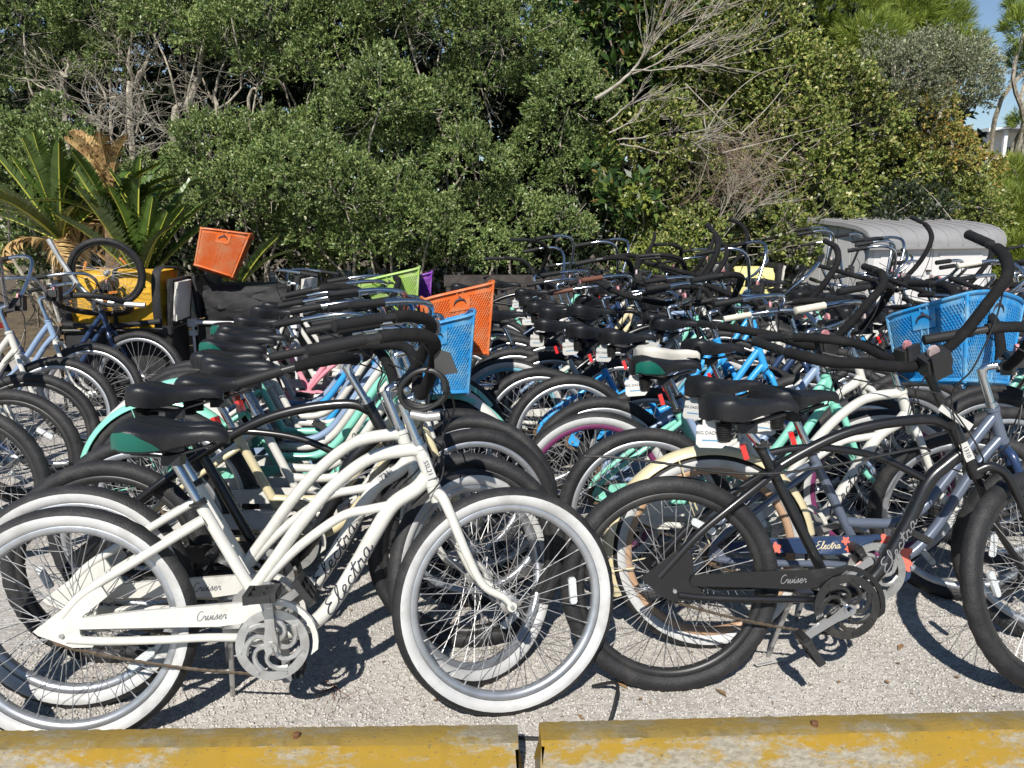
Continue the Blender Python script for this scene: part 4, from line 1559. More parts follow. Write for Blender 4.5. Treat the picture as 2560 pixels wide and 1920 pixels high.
c = at(914, 838, 1.98)
pts = []
for k in range(73):
    a = 2 * math.pi * k / 24
    rr_ = .056 + .006 * math.sin(k * .55)
    pts.append((rr_ * math.cos(a), -.022 + .016 * (k / 24), -.004 + rr_ * math.sin(a) * .98))
cable_lock('coiled black cable lock hanging from the handlebar of the nearest white bicycle', pts, .0065, c, [(-.03, -.03, -.062), (.01, -.03, -.070), (.045, -.03, -.066)])
tg = link('lock_tag', MB().plate([(-.028, -.03), (.03, -.034), (.024, .018), (0, .034), (-.018, .022)], -.004, .004).mesh('lock_tag', mat('grey tag', (0.045, 0.045, 0.045), rough=.6)), label='small grey luggage-style tag hanging beside the coiled cable lock', cat='tag', loc=at(957, 783, 1.98), rot=(0, R(-14), 0))
# cable lying across the black bicycle, loop end to the right
P = [at(1262, 985, 2.24), at(1330, 988, 2.22), at(1450, 1003, 2.22), at(1560, 1020, 2.23), at(1680, 1022, 2.23), at(1800, 1005, 2.24), at(1900, 985, 2.25), at(1985, 968, 2.26), at(2008, 975, 2.27), at(1990, 985, 2.27)]
cable_lock('thin black lock cable stretched along the nearest black bicycle under its saddle', spline(P, 6), .0042)
# loose cable on the ground by the white front wheel
G0 = [(-.70, 1.905), (-.52, 1.93), (-.30, 1.965), (-.15, 1.972), (.02, 1.952), (.16, 1.950), (.26, 1.985), (.305, 2.07), (.31, 2.14), (.25, 2.20)]
cable_lock('black lock cable lying on the gravel behind the wheel stops', spline([(x, y, .009 + (.05 if i in (7, 8) else 0)) for i, (x, y) in enumerate(G0)], 6), .0055)


# ------------------------------------------------------------------ bike trailers
M_YEL = mat('yellow trailer fabric', (0.72, 0.40, 0.02), rough=0.7, var=0.2, scale=12, bump=0.5, bscale=14, dirt=(0.25, 0.2, 0.1), dirt_amt=.3)
M_PALE = mat('pale yellow trailer fabric', (0.80, 0.74, 0.28), rough=0.7, bump=0.4, bscale=14)
M_BLKF = mat('black trailer fabric', (0.016, 0.016, 0.018), rough=0.75, bump=0.5, bscale=16, dirt=(.09, .085, .08), dirt_amt=.3)
M_GREYF = mat('light grey trim fabric', (0.58, 0.56, 0.52), rough=0.8, bump=.3, bscale=30)
M_WHITEM = mat('white tubing', (0.72, 0.73, 0.74), rough=0.3, spec=.6, dirt=GRIME, dirt_amt=.25)


def cloth_box(L, Wd, h0, h1, sag, n=10, mw=.02):
    """soft sided box between heights h0 and h1 with drooping sides"""
    mb = MB()
    vs = []
    rr = random.Random(int(L * 1000 + h1 * 100))
    m = n
    for j in range(m + 1):
        v = j / m
        for i in range(4 * n):
            s, k = divmod(i, n)
            u = k / n
            ring = [(-1, -1), (1, -1), (1, 1), (-1, 1)]
            a, b = ring[s], ring[(s + 1) % 4]
            x, y = a[0] + (b[0] - a[0]) * u, a[1] + (b[1] - a[1]) * u
            bulge = math.sin(math.pi * u) * math.sin(math.pi * v) * sag
            nx_, ny_ = (0, -1) if s == 0 else (1, 0) if s == 1 else (0, 1) if s == 2 else (-1, 0)
            wob = rr.uniform(-mw, mw) * .35
            vs.append((x * L / 2 + nx_ * (bulge + wob), y * Wd / 2 + ny_ * (bulge + wob), h0 + (h1 - h0) * v + (rr.uniform(-mw, mw) * .3 if 0 < v < 1 else 0)))
    N = 4 * n
    fs = [(j * N + i, j * N + (i + 1) % N, (j + 1) * N + (i + 1) % N, (j + 1) * N + i) for j in range(m) for i in range(N)]
    fs.append(tuple(reversed(range(N))))
    fs.append(tuple(m * N + i for i in range(N)))
    return mb.add(vs, fs)


def small_wheel(parent, M, s=.75):
    w = link('wheel', cached('rim', rim_mesh), parent, M_RIMBLK)
    w.matrix_basis = M @ Matrix.Scale(s, 4)
    link('tyre', cached('tyre', tyre_mesh), w, M_TYRE)
    link('spokes', cached('spokes', spokes_mesh), w, M_SPOKE)
    link('hub', cached('hub', lambda: hub_mesh(False)), w, M_ALU)
    for a in (.6, 2.7, 4.8):
        link('reflector', cached('refl', lambda: reflector_mesh(M_REFL)), w, M_REFLO, loc=(.19 * math.cos(a), 0, .19 * math.sin(a)), rot=(0, -a + R(90), 0))


def trailer(name, loc, yaw, body_m, cover_m, frame_m, label, L=.78, top=.27):
    root = link(name, None, label=label, cat='bike trailer', group='folded bike trailers behind the bicycles', loc=loc, rot=(0, 0, R(yaw)))
    link('tub', cloth_box(L, .55, .10, .64, .03).mesh('tub', M_BLKF), root, body_m)
    link('cover', cloth_box(L * .92, .44, .66, .66 + top, .05, 10, .05).mesh('cover', M_YEL), root, cover_m)
    mb = MB()
    for y in (-.30, .30):
        mb.tube([(-L / 2 - .04, y, .66), (L / 2 + .06, y, .66)], .013, 8)
    for x in (-L / 2 - .02, L / 2 + .04):
        mb.tube([(x, -.30, .66), (x, .30, .66)], .013, 8)
    for x in (-L / 2 - .03, L / 2 + .05):
        mb.box((x, -.30, .66), (.06, .05, .06))
        mb.box((x, -.30, .58), (.05, .04, .04))
        mb.tube([(x, -.30, .66), (x, -.30, .08)], .011, 8)
        mb.tube([(x, .30, .66), (x, .30, .08)], .011, 8)
    link('frame', mb.mesh('frame', M_WHITEM), root, frame_m)
    for x, t in ((-L / 2 - .02, -6), (L / 2 + .03, 5)):
        o = link('side_flap', cloth_box(.04, .42, .0, .33, .02, 6).mesh('side_flap', M_BLKF), root, M_BLKF, loc=(x, 0, .68), rot=(0, R(t), 0))
        o = link('trim', cloth_box(.022, .30, .02, .30, .02, 6).mesh('trim', M_GREYF), root, M_GREYF, loc=(x + (.034 if x > 0 else -.034), -.05, .69), rot=(0, R(t * 1.4), 0))
    link('reflector', cached('refl', lambda: reflector_mesh(M_REFL)), root, M_REFL, loc=(-.12, -.325, .50))
    return root


tr = trailer('bike_trailer', (-2.86, 5.85, 0), 4, M_BLKF, M_YEL, M_BLKM, 'yellow and black folded bike trailer with two loose wheels on top, by the sago palms', .68, .40)
small_wheel(tr, Matrix.Translation((.06, -.42, 1.07)) @ Matrix.Rotation(R(14), 4, 'X') @ Matrix.Rotation(R(8), 4, 'Z'), .74)
small_wheel(tr, Matrix.Translation((-.02, -.48, .86)) @ Matrix.Rotation(R(68), 4, 'X'), .74)
mb = MB().tube(spline([(-.24, -.54, 1.30), (-.17, -.54, 1.15), (-.06, -.54, .97), (.04, -.54, .90), (.2, -.54, .87), (.34, -.54, .86)], 6), .018, 8)
link('tow_bar', mb.mesh('tow_bar', M_ALU), tr)
for xs_, w_ in ((-.30, .05), (.31, .06), (.02, .03)):
    mb = MB().tube(spline([(xs_, -.25, .66), (xs_ + .01, -.285, .85), (xs_ + .02, -.25, 1.07), (xs_ + .02, .0, 1.085), (xs_ + .02, .22, 1.06)], 5), w_ * .5, 8, flat=.35)
    link('strap', mb.mesh('strap', M_BLKF), tr)
mb = MB().tube(spline([(-.33, -.29, .70), (0, -.31, .69), (.34, -.29, .72)], 6), .02, 8)
link('strap', mb.mesh('strap', M_BLKF), tr)
tr2 = trailer('bike_trailer', (-2.02, 6.25, 0), -6, M_BLKF, M_BLKF, M_WHITEM, 'black folded bike trailer with white tube frame under the orange basket', .72)
basket('orange', (-2.25, 6.02, 1.03), (R(-8), R(20), R(14)), 'faded orange plastic basket tipped upright on top of the black bike trailer', scale=1.25)
trailer('bike_trailer', (2.36, 8.0, 0), 3, M_BLKF, M_PALE, M_BLKM, 'pale yellow bike trailer far behind the upright handlebars', .42, .30)

# ------------------------------------------------------------------ timber retaining wall
M_TIMBER = mat('dark weathered timber', (0.030, 0.024, 0.021), rough=0.8, col2=(0.06, 0.05, 0.045), scale=14, bump=.6, bscale=50)
tw = link('timber_wall', None, label='low wall of dark weathered timber planks behind the bicycles', cat='wall', loc=(.75, 8.25, 0))
pl = MB().box((0, 0, 0), (2.9, .055, .118))
plm = pl.mesh('plank', M_TIMBER, False)
for k in range(7):
    link('plank', plm, tw, loc=(rnd.uniform(-.02, .02), rnd.uniform(-.006, .006), .065 + .124 * k))
pom = MB().box((0, 0, .44), (.09, .09, .90)).mesh('post', M_TIMBER, False)
for x in (-1.3, -.1, 1.2):
    link('post', pom, tw, loc=(x, .075, 0))

# ------------------------------------------------------------------ storage shed
M_SHW = mat('shed wall resin', (0.52, 0.515, 0.51), rough=0.55, var=.08, scale=3, dirt=(.28, .26, .22), dirt_amt=.3)
M_SHD = mat('shed door resin', (0.66, 0.64, 0.63), rough=0.5, dirt=(.34, .32, .28), dirt_amt=.25)
M_SHR = mat('shed roof resin', (0.285, 0.28, 0.285), rough=0.5, var=.1, scale=4, dirt=(.2, .19, .17), dirt_amt=.3)
sh = link('storage_shed', None, label='light grey resin storage shed with ribbed grey roof at the right', cat='shed', loc=(3.64, 8.2, 0), rot=(0, 0, R(20)))
SW, SDp = 1.74, 1.30
mb = MB()
n = 6
for i in range(n):       # left wall boards with grooves between
    y0, y1 = SDp * i / n + .008, SDp * (i + 1) / n - .008
    z1, z2 = (float(np.interp(q, [-.1, 0, .1, .3, .65, 1.0, 1.38], [1.22, 1.315, 1.345, 1.375, 1.405, 1.425, 1.435])) for q in (y0, y1))
    o = link('wall_board', MB().add([(0, y0, 0), (0, y1, 0), (0, y1, z2), (0, y0, z1), (.03, y0, 0), (.03, y1, 0), (.03, y1, z2), (.03, y0, z1)],
                                    [(0, 1, 2, 3), (7, 6, 5, 4), (0, 4, 5, 1), (2, 6, 7, 3), (0, 3, 7, 4), (1, 5, 6, 2)]).mesh('wall_board', M_SHW, False), sh)
mb.box((.02 + .025, SDp / 2 + .1, .64), (.03, SDp - .22, 1.28))
mb.box((SW - .03, SDp / 2, .6), (.05, SDp, 1.2))
mb.box((SW / 2, SDp - .03, .65), (SW, .05, 1.3))
mb.box((.035, -.004, .58), (.07, .05, 1.16))
mb.box((SW - .035, -.004, .58), (.07, .05, 1.16))
mb.box((SW / 2, .02, 1.145), (SW, .04, .05))
link('wall', mb.mesh('wall', M_SHW, False), sh)
dw = (SW - .16) / 2
for k in range(2):
    x = .075 + dw / 2 + k * (dw + .010)
    d = link('door', MB().box((x, -.012, .59), (dw, .03, 1.08)).mesh('door', M_SHD, False), sh)
    m2 = MB().box((x, -.031, .62), (dw * .78, .012, .30)).box((x, -.031, .25), (dw * .78, .012, .30)).box((x, -.031, .96), (dw * .78, .012, .22))
    link('door_panel', m2.mesh('door_panel', M_SHD, False), d)
link('door_handle', MB().box((.075 + dw - .05, -.045, .90), (.05, .03, .02)).mesh('door_handle', M_BLK, False), sh)
prof = [(-.11, 1.165), (-.115, 1.20), (-.10, 1.25), (-.06, 1.30), (.0, 1.335), (.10, 1.365), (.30, 1.395), (.65, 1.425), (1.0, 1.445), (SDp + .08, 1.455)]
vs = []
for x in (-.07, SW + .07):
    vs += [(x, y, z) for y, z in prof] + [(x, y, z - .035) for y, z in reversed(prof)]
P2 = len(prof) * 2
fs = [tuple(range(P2)), tuple(reversed(range(P2, 2 * P2)))] + [(i, (i + 1) % P2, P2 + (i + 1) % P2, P2 + i) for i in range(P2)]
rf = link('roof', MB().add(vs, fs).mesh('roof', M_SHR, True, 30), sh)
for k in range(10):
    x = -.055 + (SW + .11) * k / 9
    link('roof_rib', MB().tube([(x, y, z + .004) for y, z in prof], .013, 6).mesh('roof_rib', M_SHR), rf)
link('swash_lines', sw, BIKES[0], M_INKGREY)


# ------------------------------------------------------------------ vegetation
def leaf_material(name, stops, rough=0.45, trans=0.25):
    m = bpy.data.materials.new(name)
    m.use_nodes = True
    nt = m.node_tree
    b = nt.nodes['Principled BSDF']
    b.inputs['Roughness'].default_value = rough
    b.inputs['Specular IOR Level'].default_value = 0.4
    g = nd(nt, 'ShaderNodeNewGeometry')
    rp = nd(nt, 'ShaderNodeValToRGB')
    e = rp.color_ramp.elements
    e[0].position, e[0].color = stops[0][0], (*stops[0][1], 1)
    e[1].position, e[1].color = stops[-1][0], (*stops[-1][1], 1)
    for p, c_ in stops[1:-1]:
        k = e.new(p)
        k.color = (*c_, 1)
    nt.links.new(g.outputs['Random Per Island'], rp.inputs[0])
    # patches of older and younger growth
    tc = nd(nt, 'ShaderNodeTexCoord')
    nz = nd(nt, 'ShaderNodeTexNoise')
    nz.inputs['Scale'].default_value = 1.6
    nz.inputs['Detail'].default_value = 3
    nt.links.new(tc.outputs['Object'], nz.inputs['Vector'])
    hs = nd(nt, 'ShaderNodeHueSaturation')
    mr = nd(nt, 'ShaderNodeMapRange')
    mr.inputs[1].default_value = .3
    mr.inputs[2].default_value = .7
    mr.inputs[3].default_value = .85
    mr.inputs[4].default_value = 1.6
    nt.links.new(nz.outputs[0], mr.inputs[0])
    nt.links.new(mr.outputs[0], hs.inputs['Value'])
    nt.links.new(rp.outputs[0], hs.inputs['Color'])
    nt.links.new(hs.outputs[0], b.inputs['Base Color'])
    tr_ = nd(nt, 'ShaderNodeBsdfTranslucent')
    nt.links.new(hs.outputs[0], tr_.inputs[0])
    mx = nd(nt, 'ShaderNodeMixShader')
    mx.inputs[0].default_value = trans
    out = nt.nodes['Material Output']
    nt.links.new(b.outputs[0], mx.inputs[1])
    nt.links.new(tr_.outputs[0], mx.inputs[2])
    nt.links.new(mx.outputs[0], out.inputs[0])
    return m


LEAF = {
    'yaupon': leaf_material('yaupon leaves', [(0, (.045, .082, .022)), (.45, (.105, .155, .045)), (.8, (.185, .235, .075)), (1, (.31, .34, .14))], rough=.4),
    'vine': leaf_material('vine leaves', [(0, (.055, .09, .02)), (.5, (.14, .18, .04)), (.85, (.25, .26, .07)), (1, (.40, .35, .14))], rough=.4),
    'grey': leaf_material('grey green leaves', [(0, (.08, .095, .055)), (.6, (.17, .19, .11)), (1, (.30, .30, .19))], rough=.4),
    'autumn': leaf_material('turning leaves', [(0, (.10, .13, .03)), (.55, (.22, .22, .05)), (.85, (.32, .24, .06)), (1, (.34, .16, .05))]),
    'magnolia': leaf_material('magnolia leaves', [(0, (.018, .045, .012)), (.6, (.05, .095, .02)), (.88, (.16, .22, .05)), (1, (.20, .09, .04))], rough=.42),
    'pine': leaf_material('pine needles', [(0, (.08, .125, .022)), (.5, (.19, .26, .045)), (1, (.34, .38, .08))], rough=.5, trans=.35),
    'dark': leaf_material('evergreen leaves with painted shade', [(0, (.010, .018, .008)), (.7, (.024, .036, .015)), (1, (.05, .06, .03))]),  # deep shade under the canopy is put into this leaf colour
    'weed': leaf_material('lime fern leaves', [(0, (.10, .15, .02)), (1, (.26, .28, .05))]),
}
M_BARK = mat('pale grey bark', (0.44, 0.40, 0.32), rough=0.9, col2=(0.20, 0.17, 0.135), scale=18, bump=.8, bscale=45)
M_TWIG = mat('grey twigs', (0.40, 0.365, 0.32), rough=0.9, col2=(0.24, 0.20, 0.165), scale=25)
M_DEAD = mat('dead twigs', (0.42, 0.39, 0.335), rough=0.9, col2=(0.27, 0.23, 0.18), scale=12)
M_BROWN = mat('brown brush', (0.22, 0.155, 0.115), rough=0.95, col2=(0.34, 0.27, 0.21), scale=6)


def unit(a):
    return a / np.maximum(1e-9, np.linalg.norm(a, axis=-1, keepdims=True))


def leaf_quads(pos, axis, nrm, ln, wd, fold=.18):
    """diamond leaves: base, side, tip, side"""
    axis = unit(axis)
    side = unit(np.cross(axis, nrm))
    nn = np.cross(side, axis)
    L, Wd = ln[:, None], wd[:, None]
    v = np.stack([pos, pos + axis * L * .45 + side * Wd * .5 + nn * Wd * fold, pos + axis * L, pos + axis * L * .45 - side * Wd * .5 + nn * Wd * fold], 1)
    n = len(pos)
    return v.reshape(-1, 3), np.arange(4 * n).reshape(n, 4)


def crown(lumps, kind, sprigs_per_m2, leaf_l, leaf_w, per=9, sprig=.10, core=.62, rg=None, flat=1.0, under=-.75):
    """leaves on short sprigs over uneven lumps; lumps = [(centre, radius)]"""
    rg = rg or nrg
    VV, FF, off = [], [], 0
    cs = np.array([c_ for c_, r in lumps])
    rs = np.array([r for c_, r in lumps])
    for ci, (c_, r) in enumerate(lumps):
        n = int(sprigs_per_m2 * 4 * math.pi * r * r * .62)
        d = unit(rg.normal(size=(n, 3)))
        ph = rg.uniform(0, 6.28, 6)
        lump = 1 + .22 * np.sin(d[:, 0] * 5 + ph[0]) * np.sin(d[:, 2] * 5 + ph[1]) + .13 * np.sin(d[:, 0] * 11 + ph[2] + d[:, 1] * 7) + .09 * np.sin(d[:, 2] * 13 + ph[3] + d[:, 0] * 5)
        rad = r * lump * (core + (1.04 - core) * rg.random(n) ** .45)
        p = np.array(c_) + d * rad[:, None] * np.array([1, 1, flat])
        # keep the side that can be seen or lit; thin out the far underside
        keep = (d[:, 1] < .6) & (d[:, 2] > under) & (p[:, 2] > .05)
        # drop sprigs deep inside another lump
        for cj in range(len(cs)):
            if cj != ci:
                keep &= np.linalg.norm(p - cs[cj], axis=1) > rs[cj] * .62
        p, d = p[keep], d[keep]
        n = len(p)
        if n == 0:
            continue
        ax = unit(d * .8 + rg.normal(size=(n, 3)) * .55 + np.array([0, -.15, .35]))
        t = rg.random((n, per)) ** .8
        pp = p[:, None, :] + ax[:, None, :] * (t * sprig)[..., None]
        la = ax[:, None, :] * .8 + rg.normal(size=(n, per, 3)) * .6 + np.array([0, -.1, .2])
        ln_ = np.array([-.12, -.72, .68])[None, None] + rg.normal(size=(n, per, 3)) * .40
        ll = rg.uniform(.65, 1.2, n * per) * leaf_l
        v, f = leaf_quads(pp.reshape(-1, 3), la.reshape(-1, 3), ln_.reshape(-1, 3), ll, ll * leaf_w / leaf_l * rg.uniform(.8, 1.2, n * per))
        VV.append(v)
        FF.append(f + off)
        off += len(v)
    return fast_mesh('crown', np.concatenate(VV), np.concatenate(FF), LEAF[kind])


def needles(lumps, kind, tufts_per_m2, ln, wd, per=22, rg=None):
    rg = rg or nrg
    VV, FF, off = [], [], 0
    for c_, r in lumps:
        n = int(tufts_per_m2 * 4 * math.pi * r * r)
        d = unit(rg.normal(size=(n, 3)))
        p = np.array(c_) + d * (r * (.3 + .75 * rg.random(n) ** .5))[:, None] * np.array([1.15, 1, .8])
        ax = unit(d + np.array([0, 0, .8]) + rg.normal(size=(n, 3)) * .35)
        la = ax[:, None, :] + rg.normal(size=(n, per, 3)) * .38
        t = rg.random((n, per))
        pp = p[:, None, :] + ax[:, None, :] * (t * .10)[..., None]
        v, f = leaf_quads(pp.reshape(-1, 3), la.reshape(-1, 3), rg.normal(size=(n * per, 3)), rg.uniform(.7, 1.2, n * per) * ln, np.full(n * per, wd), 0)
        VV.append(v)
        FF.append(f + off)
        off += len(v)
    return fast_mesh('crown', np.concatenate(VV), np.concatenate(FF), LEAF[kind])


def crooked(a, b, rr, n=6, amp=.06):
    a, b = Vector(a), Vector(b)
    L = (b - a).length
    pts = [a]
    for i in range(1, n):
        p = a.lerp(b, i / n)
        pts.append(p + Vector((rr.uniform(-1, 1), rr.uniform(-1, 1), rr.uniform(-.6, .6))) * amp * L)
    pts.append(b)
    return spline(pts, 3)


def taper(n, r0, r1):
    return [r0 + (r1 - r0) * i / (n - 1) for i in range(n)]


def branches(mb, p, d, length, r, depth, rr, spread=.6, up=.1, kids=3, sides=4):
    """forking limb"""
    p, d = Vector(p), Vector(d).normalized()
    n = 4
    pts = [p]
    q = p.copy()
    dd = d.copy()
    for i in range(n):
        dd = (dd + Vector((rr.uniform(-1, 1), rr.uniform(-1, 1), rr.uniform(-1, 1) + up)) * .16).normalized()
        q = q + dd * length / n
        pts.append(q.copy())
    mb.tube(pts, taper(len(pts), r, r * .6), sides, cap=False)
    if depth > 0:
        for k in range(kids):
            t = rr.choice([2, 3, 4, 4])
            nd_ = (dd + Vector((rr.uniform(-1, 1), rr.uniform(-1, 1), rr.uniform(-1, 1) + up)) * spread).normalized()
            branches(mb, pts[t], nd_, length * rr.uniform(.55, .85), r * .58, depth - 1, rr, spread, up, kids, sides)


def shrub(name, label, cat, kind, lumps, dens=960, ll=.043, lw=.0175, per=9, group=None, twigs=26, trunk_r=.024, seed=0, sprig=.10, pine=False, core=.72, bark=None, shrink=.9):
    """lumps given as (dx, dy, Y, radius)"""
    rr = random.Random(seed)
    rg = np.random.default_rng(seed + 100)
    L = [(tuple(at(a, b, Y + rr.uniform(-.3, .45))), r * shrink) for a, b, Y, r in lumps]
    cx = sum(c_[0] for c_, r in L) / len(L)
    cy = sum(c_[1] for c_, r in L) / len(L) + .25
    base = Vector((cx, cy, 0))
    root = link(name, None, label=label, cat=cat, group=group, loc=base)
    Lr = [((c_[0] - cx, c_[1] - cy, c_[2]), r) for c_, r in L]
    me = needles(Lr, kind, dens, ll, lw, per, rg) if pine else crown(Lr, kind, dens, ll, lw, per, sprig, core, rg, under=-.28 if kind == 'yaupon' else -.7)
    link('crown', me, root)
    mb = MB()
    tw_ = MB()
    for c_, r in Lr:
        foot = Vector((rr.uniform(-.15, .15), rr.uniform(-.1, .1), 0))
        pts = crooked(foot, Vector(c_), rr)
        mb.tube(pts, taper(len(pts), trunk_r, trunk_r * .35), 6, cap=False)
        for k in range(int(twigs * (r / .6) ** 2)):
            d = Vector((rr.gauss(0, 1), rr.gauss(0, 1) - .4, rr.gauss(0, .8))).normalized()
            a = Vector(c_) + d * r * rr.uniform(.1, .6)
            branches(tw_, a, d + Vector((0, 0, .2)), r * rr.uniform(.35, .6), .0055, 1, rr, .7, .1, 2, 3)
    link('trunk', mb.mesh('trunk', M_BARK), root, bark or M_BARK)
    if tw_.v:
        link('twigs', tw_.mesh('twigs', M_TWIG, False), root, M_TWIG, kind='stuff')
    return root


G_Y = 'small leaved evergreen shrubs behind the bicycles'
# central and left evergreen mounds
shrub('evergreen_shrub', 'rounded evergreen shrub mound above the lime basket, catching the sun', 'shrub', 'yaupon', [(820, 235, 9.00, .55), (930, 280, 9.15, .52), (720, 300, 9.30, .50), (1010, 360, 9.00, .42), (860, 340, 9.20, .5)], group=G_Y, seed=1)
shrub('evergreen_shrub', 'evergreen shrub mound right of the sago palms, low over the orange basket', 'shrub', 'yaupon', [(470, 350, 8.30, .50), (570, 330, 8.55, .45), (640, 400, 8.55, .50), (520, 450, 8.50, .48), (420, 430, 8.55, .45)], group=G_Y, seed=2)
shrub('evergreen_shrub', 'low evergreen shrub directly above the purple and lime baskets', 'shrub', 'yaupon', [(740, 430, 8.35, .50), (850, 450, 8.35, .45), (930, 500, 8.40, .40), (680, 510, 8.35, .40), (800, 540, 8.20, .36)], group=G_Y, seed=3)
shrub('evergreen_shrub', 'tall evergreen shrub at the top centre of the thicket', 'shrub', 'yaupon', [(960, 60, 10.00, .70), (1080, 90, 9.90, .65), (1180, 150, 9.85, .50), (870, 30, 9.85, .60), (1040, 190, 10.05, .45)], group=G_Y, seed=4)
shrub('evergreen_shrub', 'evergreen shrub in the centre beside the magnolia sprays', 'shrub', 'yaupon', [(1230, 230, 9.25, .48), (1190, 310, 9.30, .45), (1240, 390, 9.25, .42), (1130, 400, 9.15, .38)], group=G_Y, seed=5)
shrub('evergreen_shrub', 'low evergreen shrub in front of the timber wall centre', 'shrub', 'yaupon', [(1120, 480, 8.80, .36), (1030, 470, 8.80, .34), (1210, 500, 8.85, .32), (960, 560, 8.90, .30), (1080, 560, 8.80, .3)], group=G_Y, seed=6)
shrub('evergreen_tree', 'evergreen tree crown over the pale trunks at top left', 'tree', 'yaupon', [(600, 60, 10.00, .70), (720, 90, 10.00, .60), (520, 110, 9.85, .50), (680, 170, 9.80, .45), (760, 10, 9.95, .6)], group=G_Y, seed=7)
shrub('evergreen_tree', 'evergreen tree crown in the top left corner', 'tree', 'yaupon', [(50, 60, 9.75, .60), (140, 140, 9.80, .45), (200, 40, 9.80, .50), (60, 190, 9.60, .34), (330, 30, 9.80, .48), (230, 160, 9.75, .30)], group=G_Y, seed=8)
shrub('evergreen_shrub', 'low evergreen shrub behind the green sago palm at the left edge', 'shrub', 'yaupon', [(40, 340, 8.80, .45), (140, 350, 8.55, .40), (60, 430, 8.80, .40), (300, 420, 8.70, .36), (-60, 380, 8.60, .4)], group=G_Y, seed=9)
shrub('evergreen_tree', 'evergreen tree crown at the top between left and centre', 'tree', 'yaupon', [(430, 40, 10.15, .50), (380, 10, 10.20, .45), (620, -40, 9.95, .6)], group=G_Y, seed=10)
shrub('evergreen_tree', 'evergreen sprays hanging before the pale trunks at top left', 'tree', 'yaupon', [(330, 70, 9.1, .30), (430, 100, 9.0, .26), (250, 110, 9.2, .24), (500, 40, 9.2, .3), (120, 250, 9.0, .2), (560, 160, 9.1, .28)], group=G_Y, seed=27, twigs=10)
# right hand vine covered thicket
G_V = 'vine covered shrubs behind the bicycles'
shrub('vine_shrub', 'olive vine covered shrub at top right of centre', 'shrub', 'vine', [(1520, 130, 9.9, .62), (1640, 100, 10.0, .65), (1560, 230, 9.7, .52), (1690, 200, 9.8, .50), (1450, 50, 10.1, .55), (1600, 10, 10.2, .6)], dens=520, ll=.048, lw=.032, per=8, group=G_V, seed=11)
shrub('vine_shrub', 'vine covered shrub left of the grey shed roof', 'shrub', 'vine', [(1720, 330, 9.6, .52), (1650, 400, 9.4, .42), (1800, 400, 9.8, .46), (1760, 470, 9.6, .42), (1700, 520, 9.3, .36)], dens=520, ll=.048, lw=.032, per=8, group=G_V, seed=12)
shrub('vine_shrub', 'vine covered shrub rising behind the grey shed', 'shrub', 'vine', [(1850, 280, 10.3, .55), (1930, 380, 10.4, .50), (1840, 420, 10.6, .45), (2020, 420, 10.6, .45), (1800, 200, 10.4, .5)], dens=520, ll=.048, lw=.032, per=8, group=G_V, seed=13)
shrub('vine_shrub', 'vine covered shrub between the dead brush and the magnolia', 'shrub', 'vine', [(1440, 300, 9.5, .45), (1500, 380, 9.3, .36), (1420, 430, 9.2, .34), (1560, 330, 9.6, .40), (1360, 300, 9.6, .34)], dens=430, ll=.048, lw=.032, per=8, group=G_V, seed=14)
shrub('vine_shrub', 'low weedy shrub behind the upright black handlebars', 'shrub', 'vine', [(1380, 510, 9.0, .34), (1500, 520, 9.0, .32), (1600, 500, 9.1, .30), (1450, 560, 8.9, .26), (1640, 560, 9.0, .28)], dens=560, ll=.040, lw=.024, per=8, group=G_V, seed=15)
shrub('turning_shrub', 'orange and yellow turning shrub above the right end of the shed roof', 'shrub', 'autumn', [(1990, 265, 10.5, .40), (2040, 330, 10.5, .36), (1960, 320, 10.6, .30), (2110, 370, 10.8, .30)], dens=520, ll=.042, lw=.024, per=8, seed=16)
shrub('grey_shrub', 'grey green shrub crown leaning right against the sky', 'shrub', 'grey', [(1930, 180, 10.4, .58), (2020, 160, 10.4, .52), (2080, 190, 10.5, .40), (1880, 240, 10.5, .40), (2100, 145, 10.6, .30), (2120, 190, 10.6, .20)], dens=900, ll=.036, lw=.016, per=9, seed=17)
shrub('turning_shrub', 'yellow green shrub just behind the shed roof', 'shrub', 'vine', [(2080, 440, 10.7, .36), (2010, 470, 10.4, .30), (2130, 460, 10.9, .3)], dens=500, ll=.044, lw=.026, per=8, seed=18)
# magnolia with large glossy leaves
shrub('magnolia_tree', 'dark magnolia with large glossy leaves at the top centre', 'tree', 'magnolia', [(1330, 60, 9.9, .48), (1400, 110, 9.9, .42), (1290, 10, 10.0, .45), (1370, 170, 9.8, .28), (1430, 10, 10.1, .45)], dens=110, ll=.16, lw=.058, per=7, sprig=.14, seed=19, twigs=6)
shrub('magnolia_sapling', 'magnolia sapling with large bright leaves low in the centre', 'shrub', 'magnolia', [(1300, 360, 8.9, .16), (1345, 420, 8.8, .20), (1390, 460, 8.8, .14), (1310, 440, 8.8, .12)], dens=130, ll=.15, lw=.055, per=6, sprig=.12, seed=20, twigs=3, trunk_r=.015)
shrub('weed_plant', 'bright lime weeds at the foot of the thicket beside the handlebars', 'plant', 'weed', [(1400, 555, 8.7, .16), (1470, 540, 8.7, .15), (1360, 600, 8.6, .13)], dens=500, ll=.045, lw=.016, per=8, seed=21, twigs=2, trunk_r=.01)
shrub('weed_plant', 'yellow green sprig low in the centre of the thicket', 'plant', 'weed', [(1385, 405, 9.0, .14), (1370, 440, 9.0, .10)], dens=600, ll=.045, lw=.026, per=8, seed=22, twigs=2, trunk_r=.01)
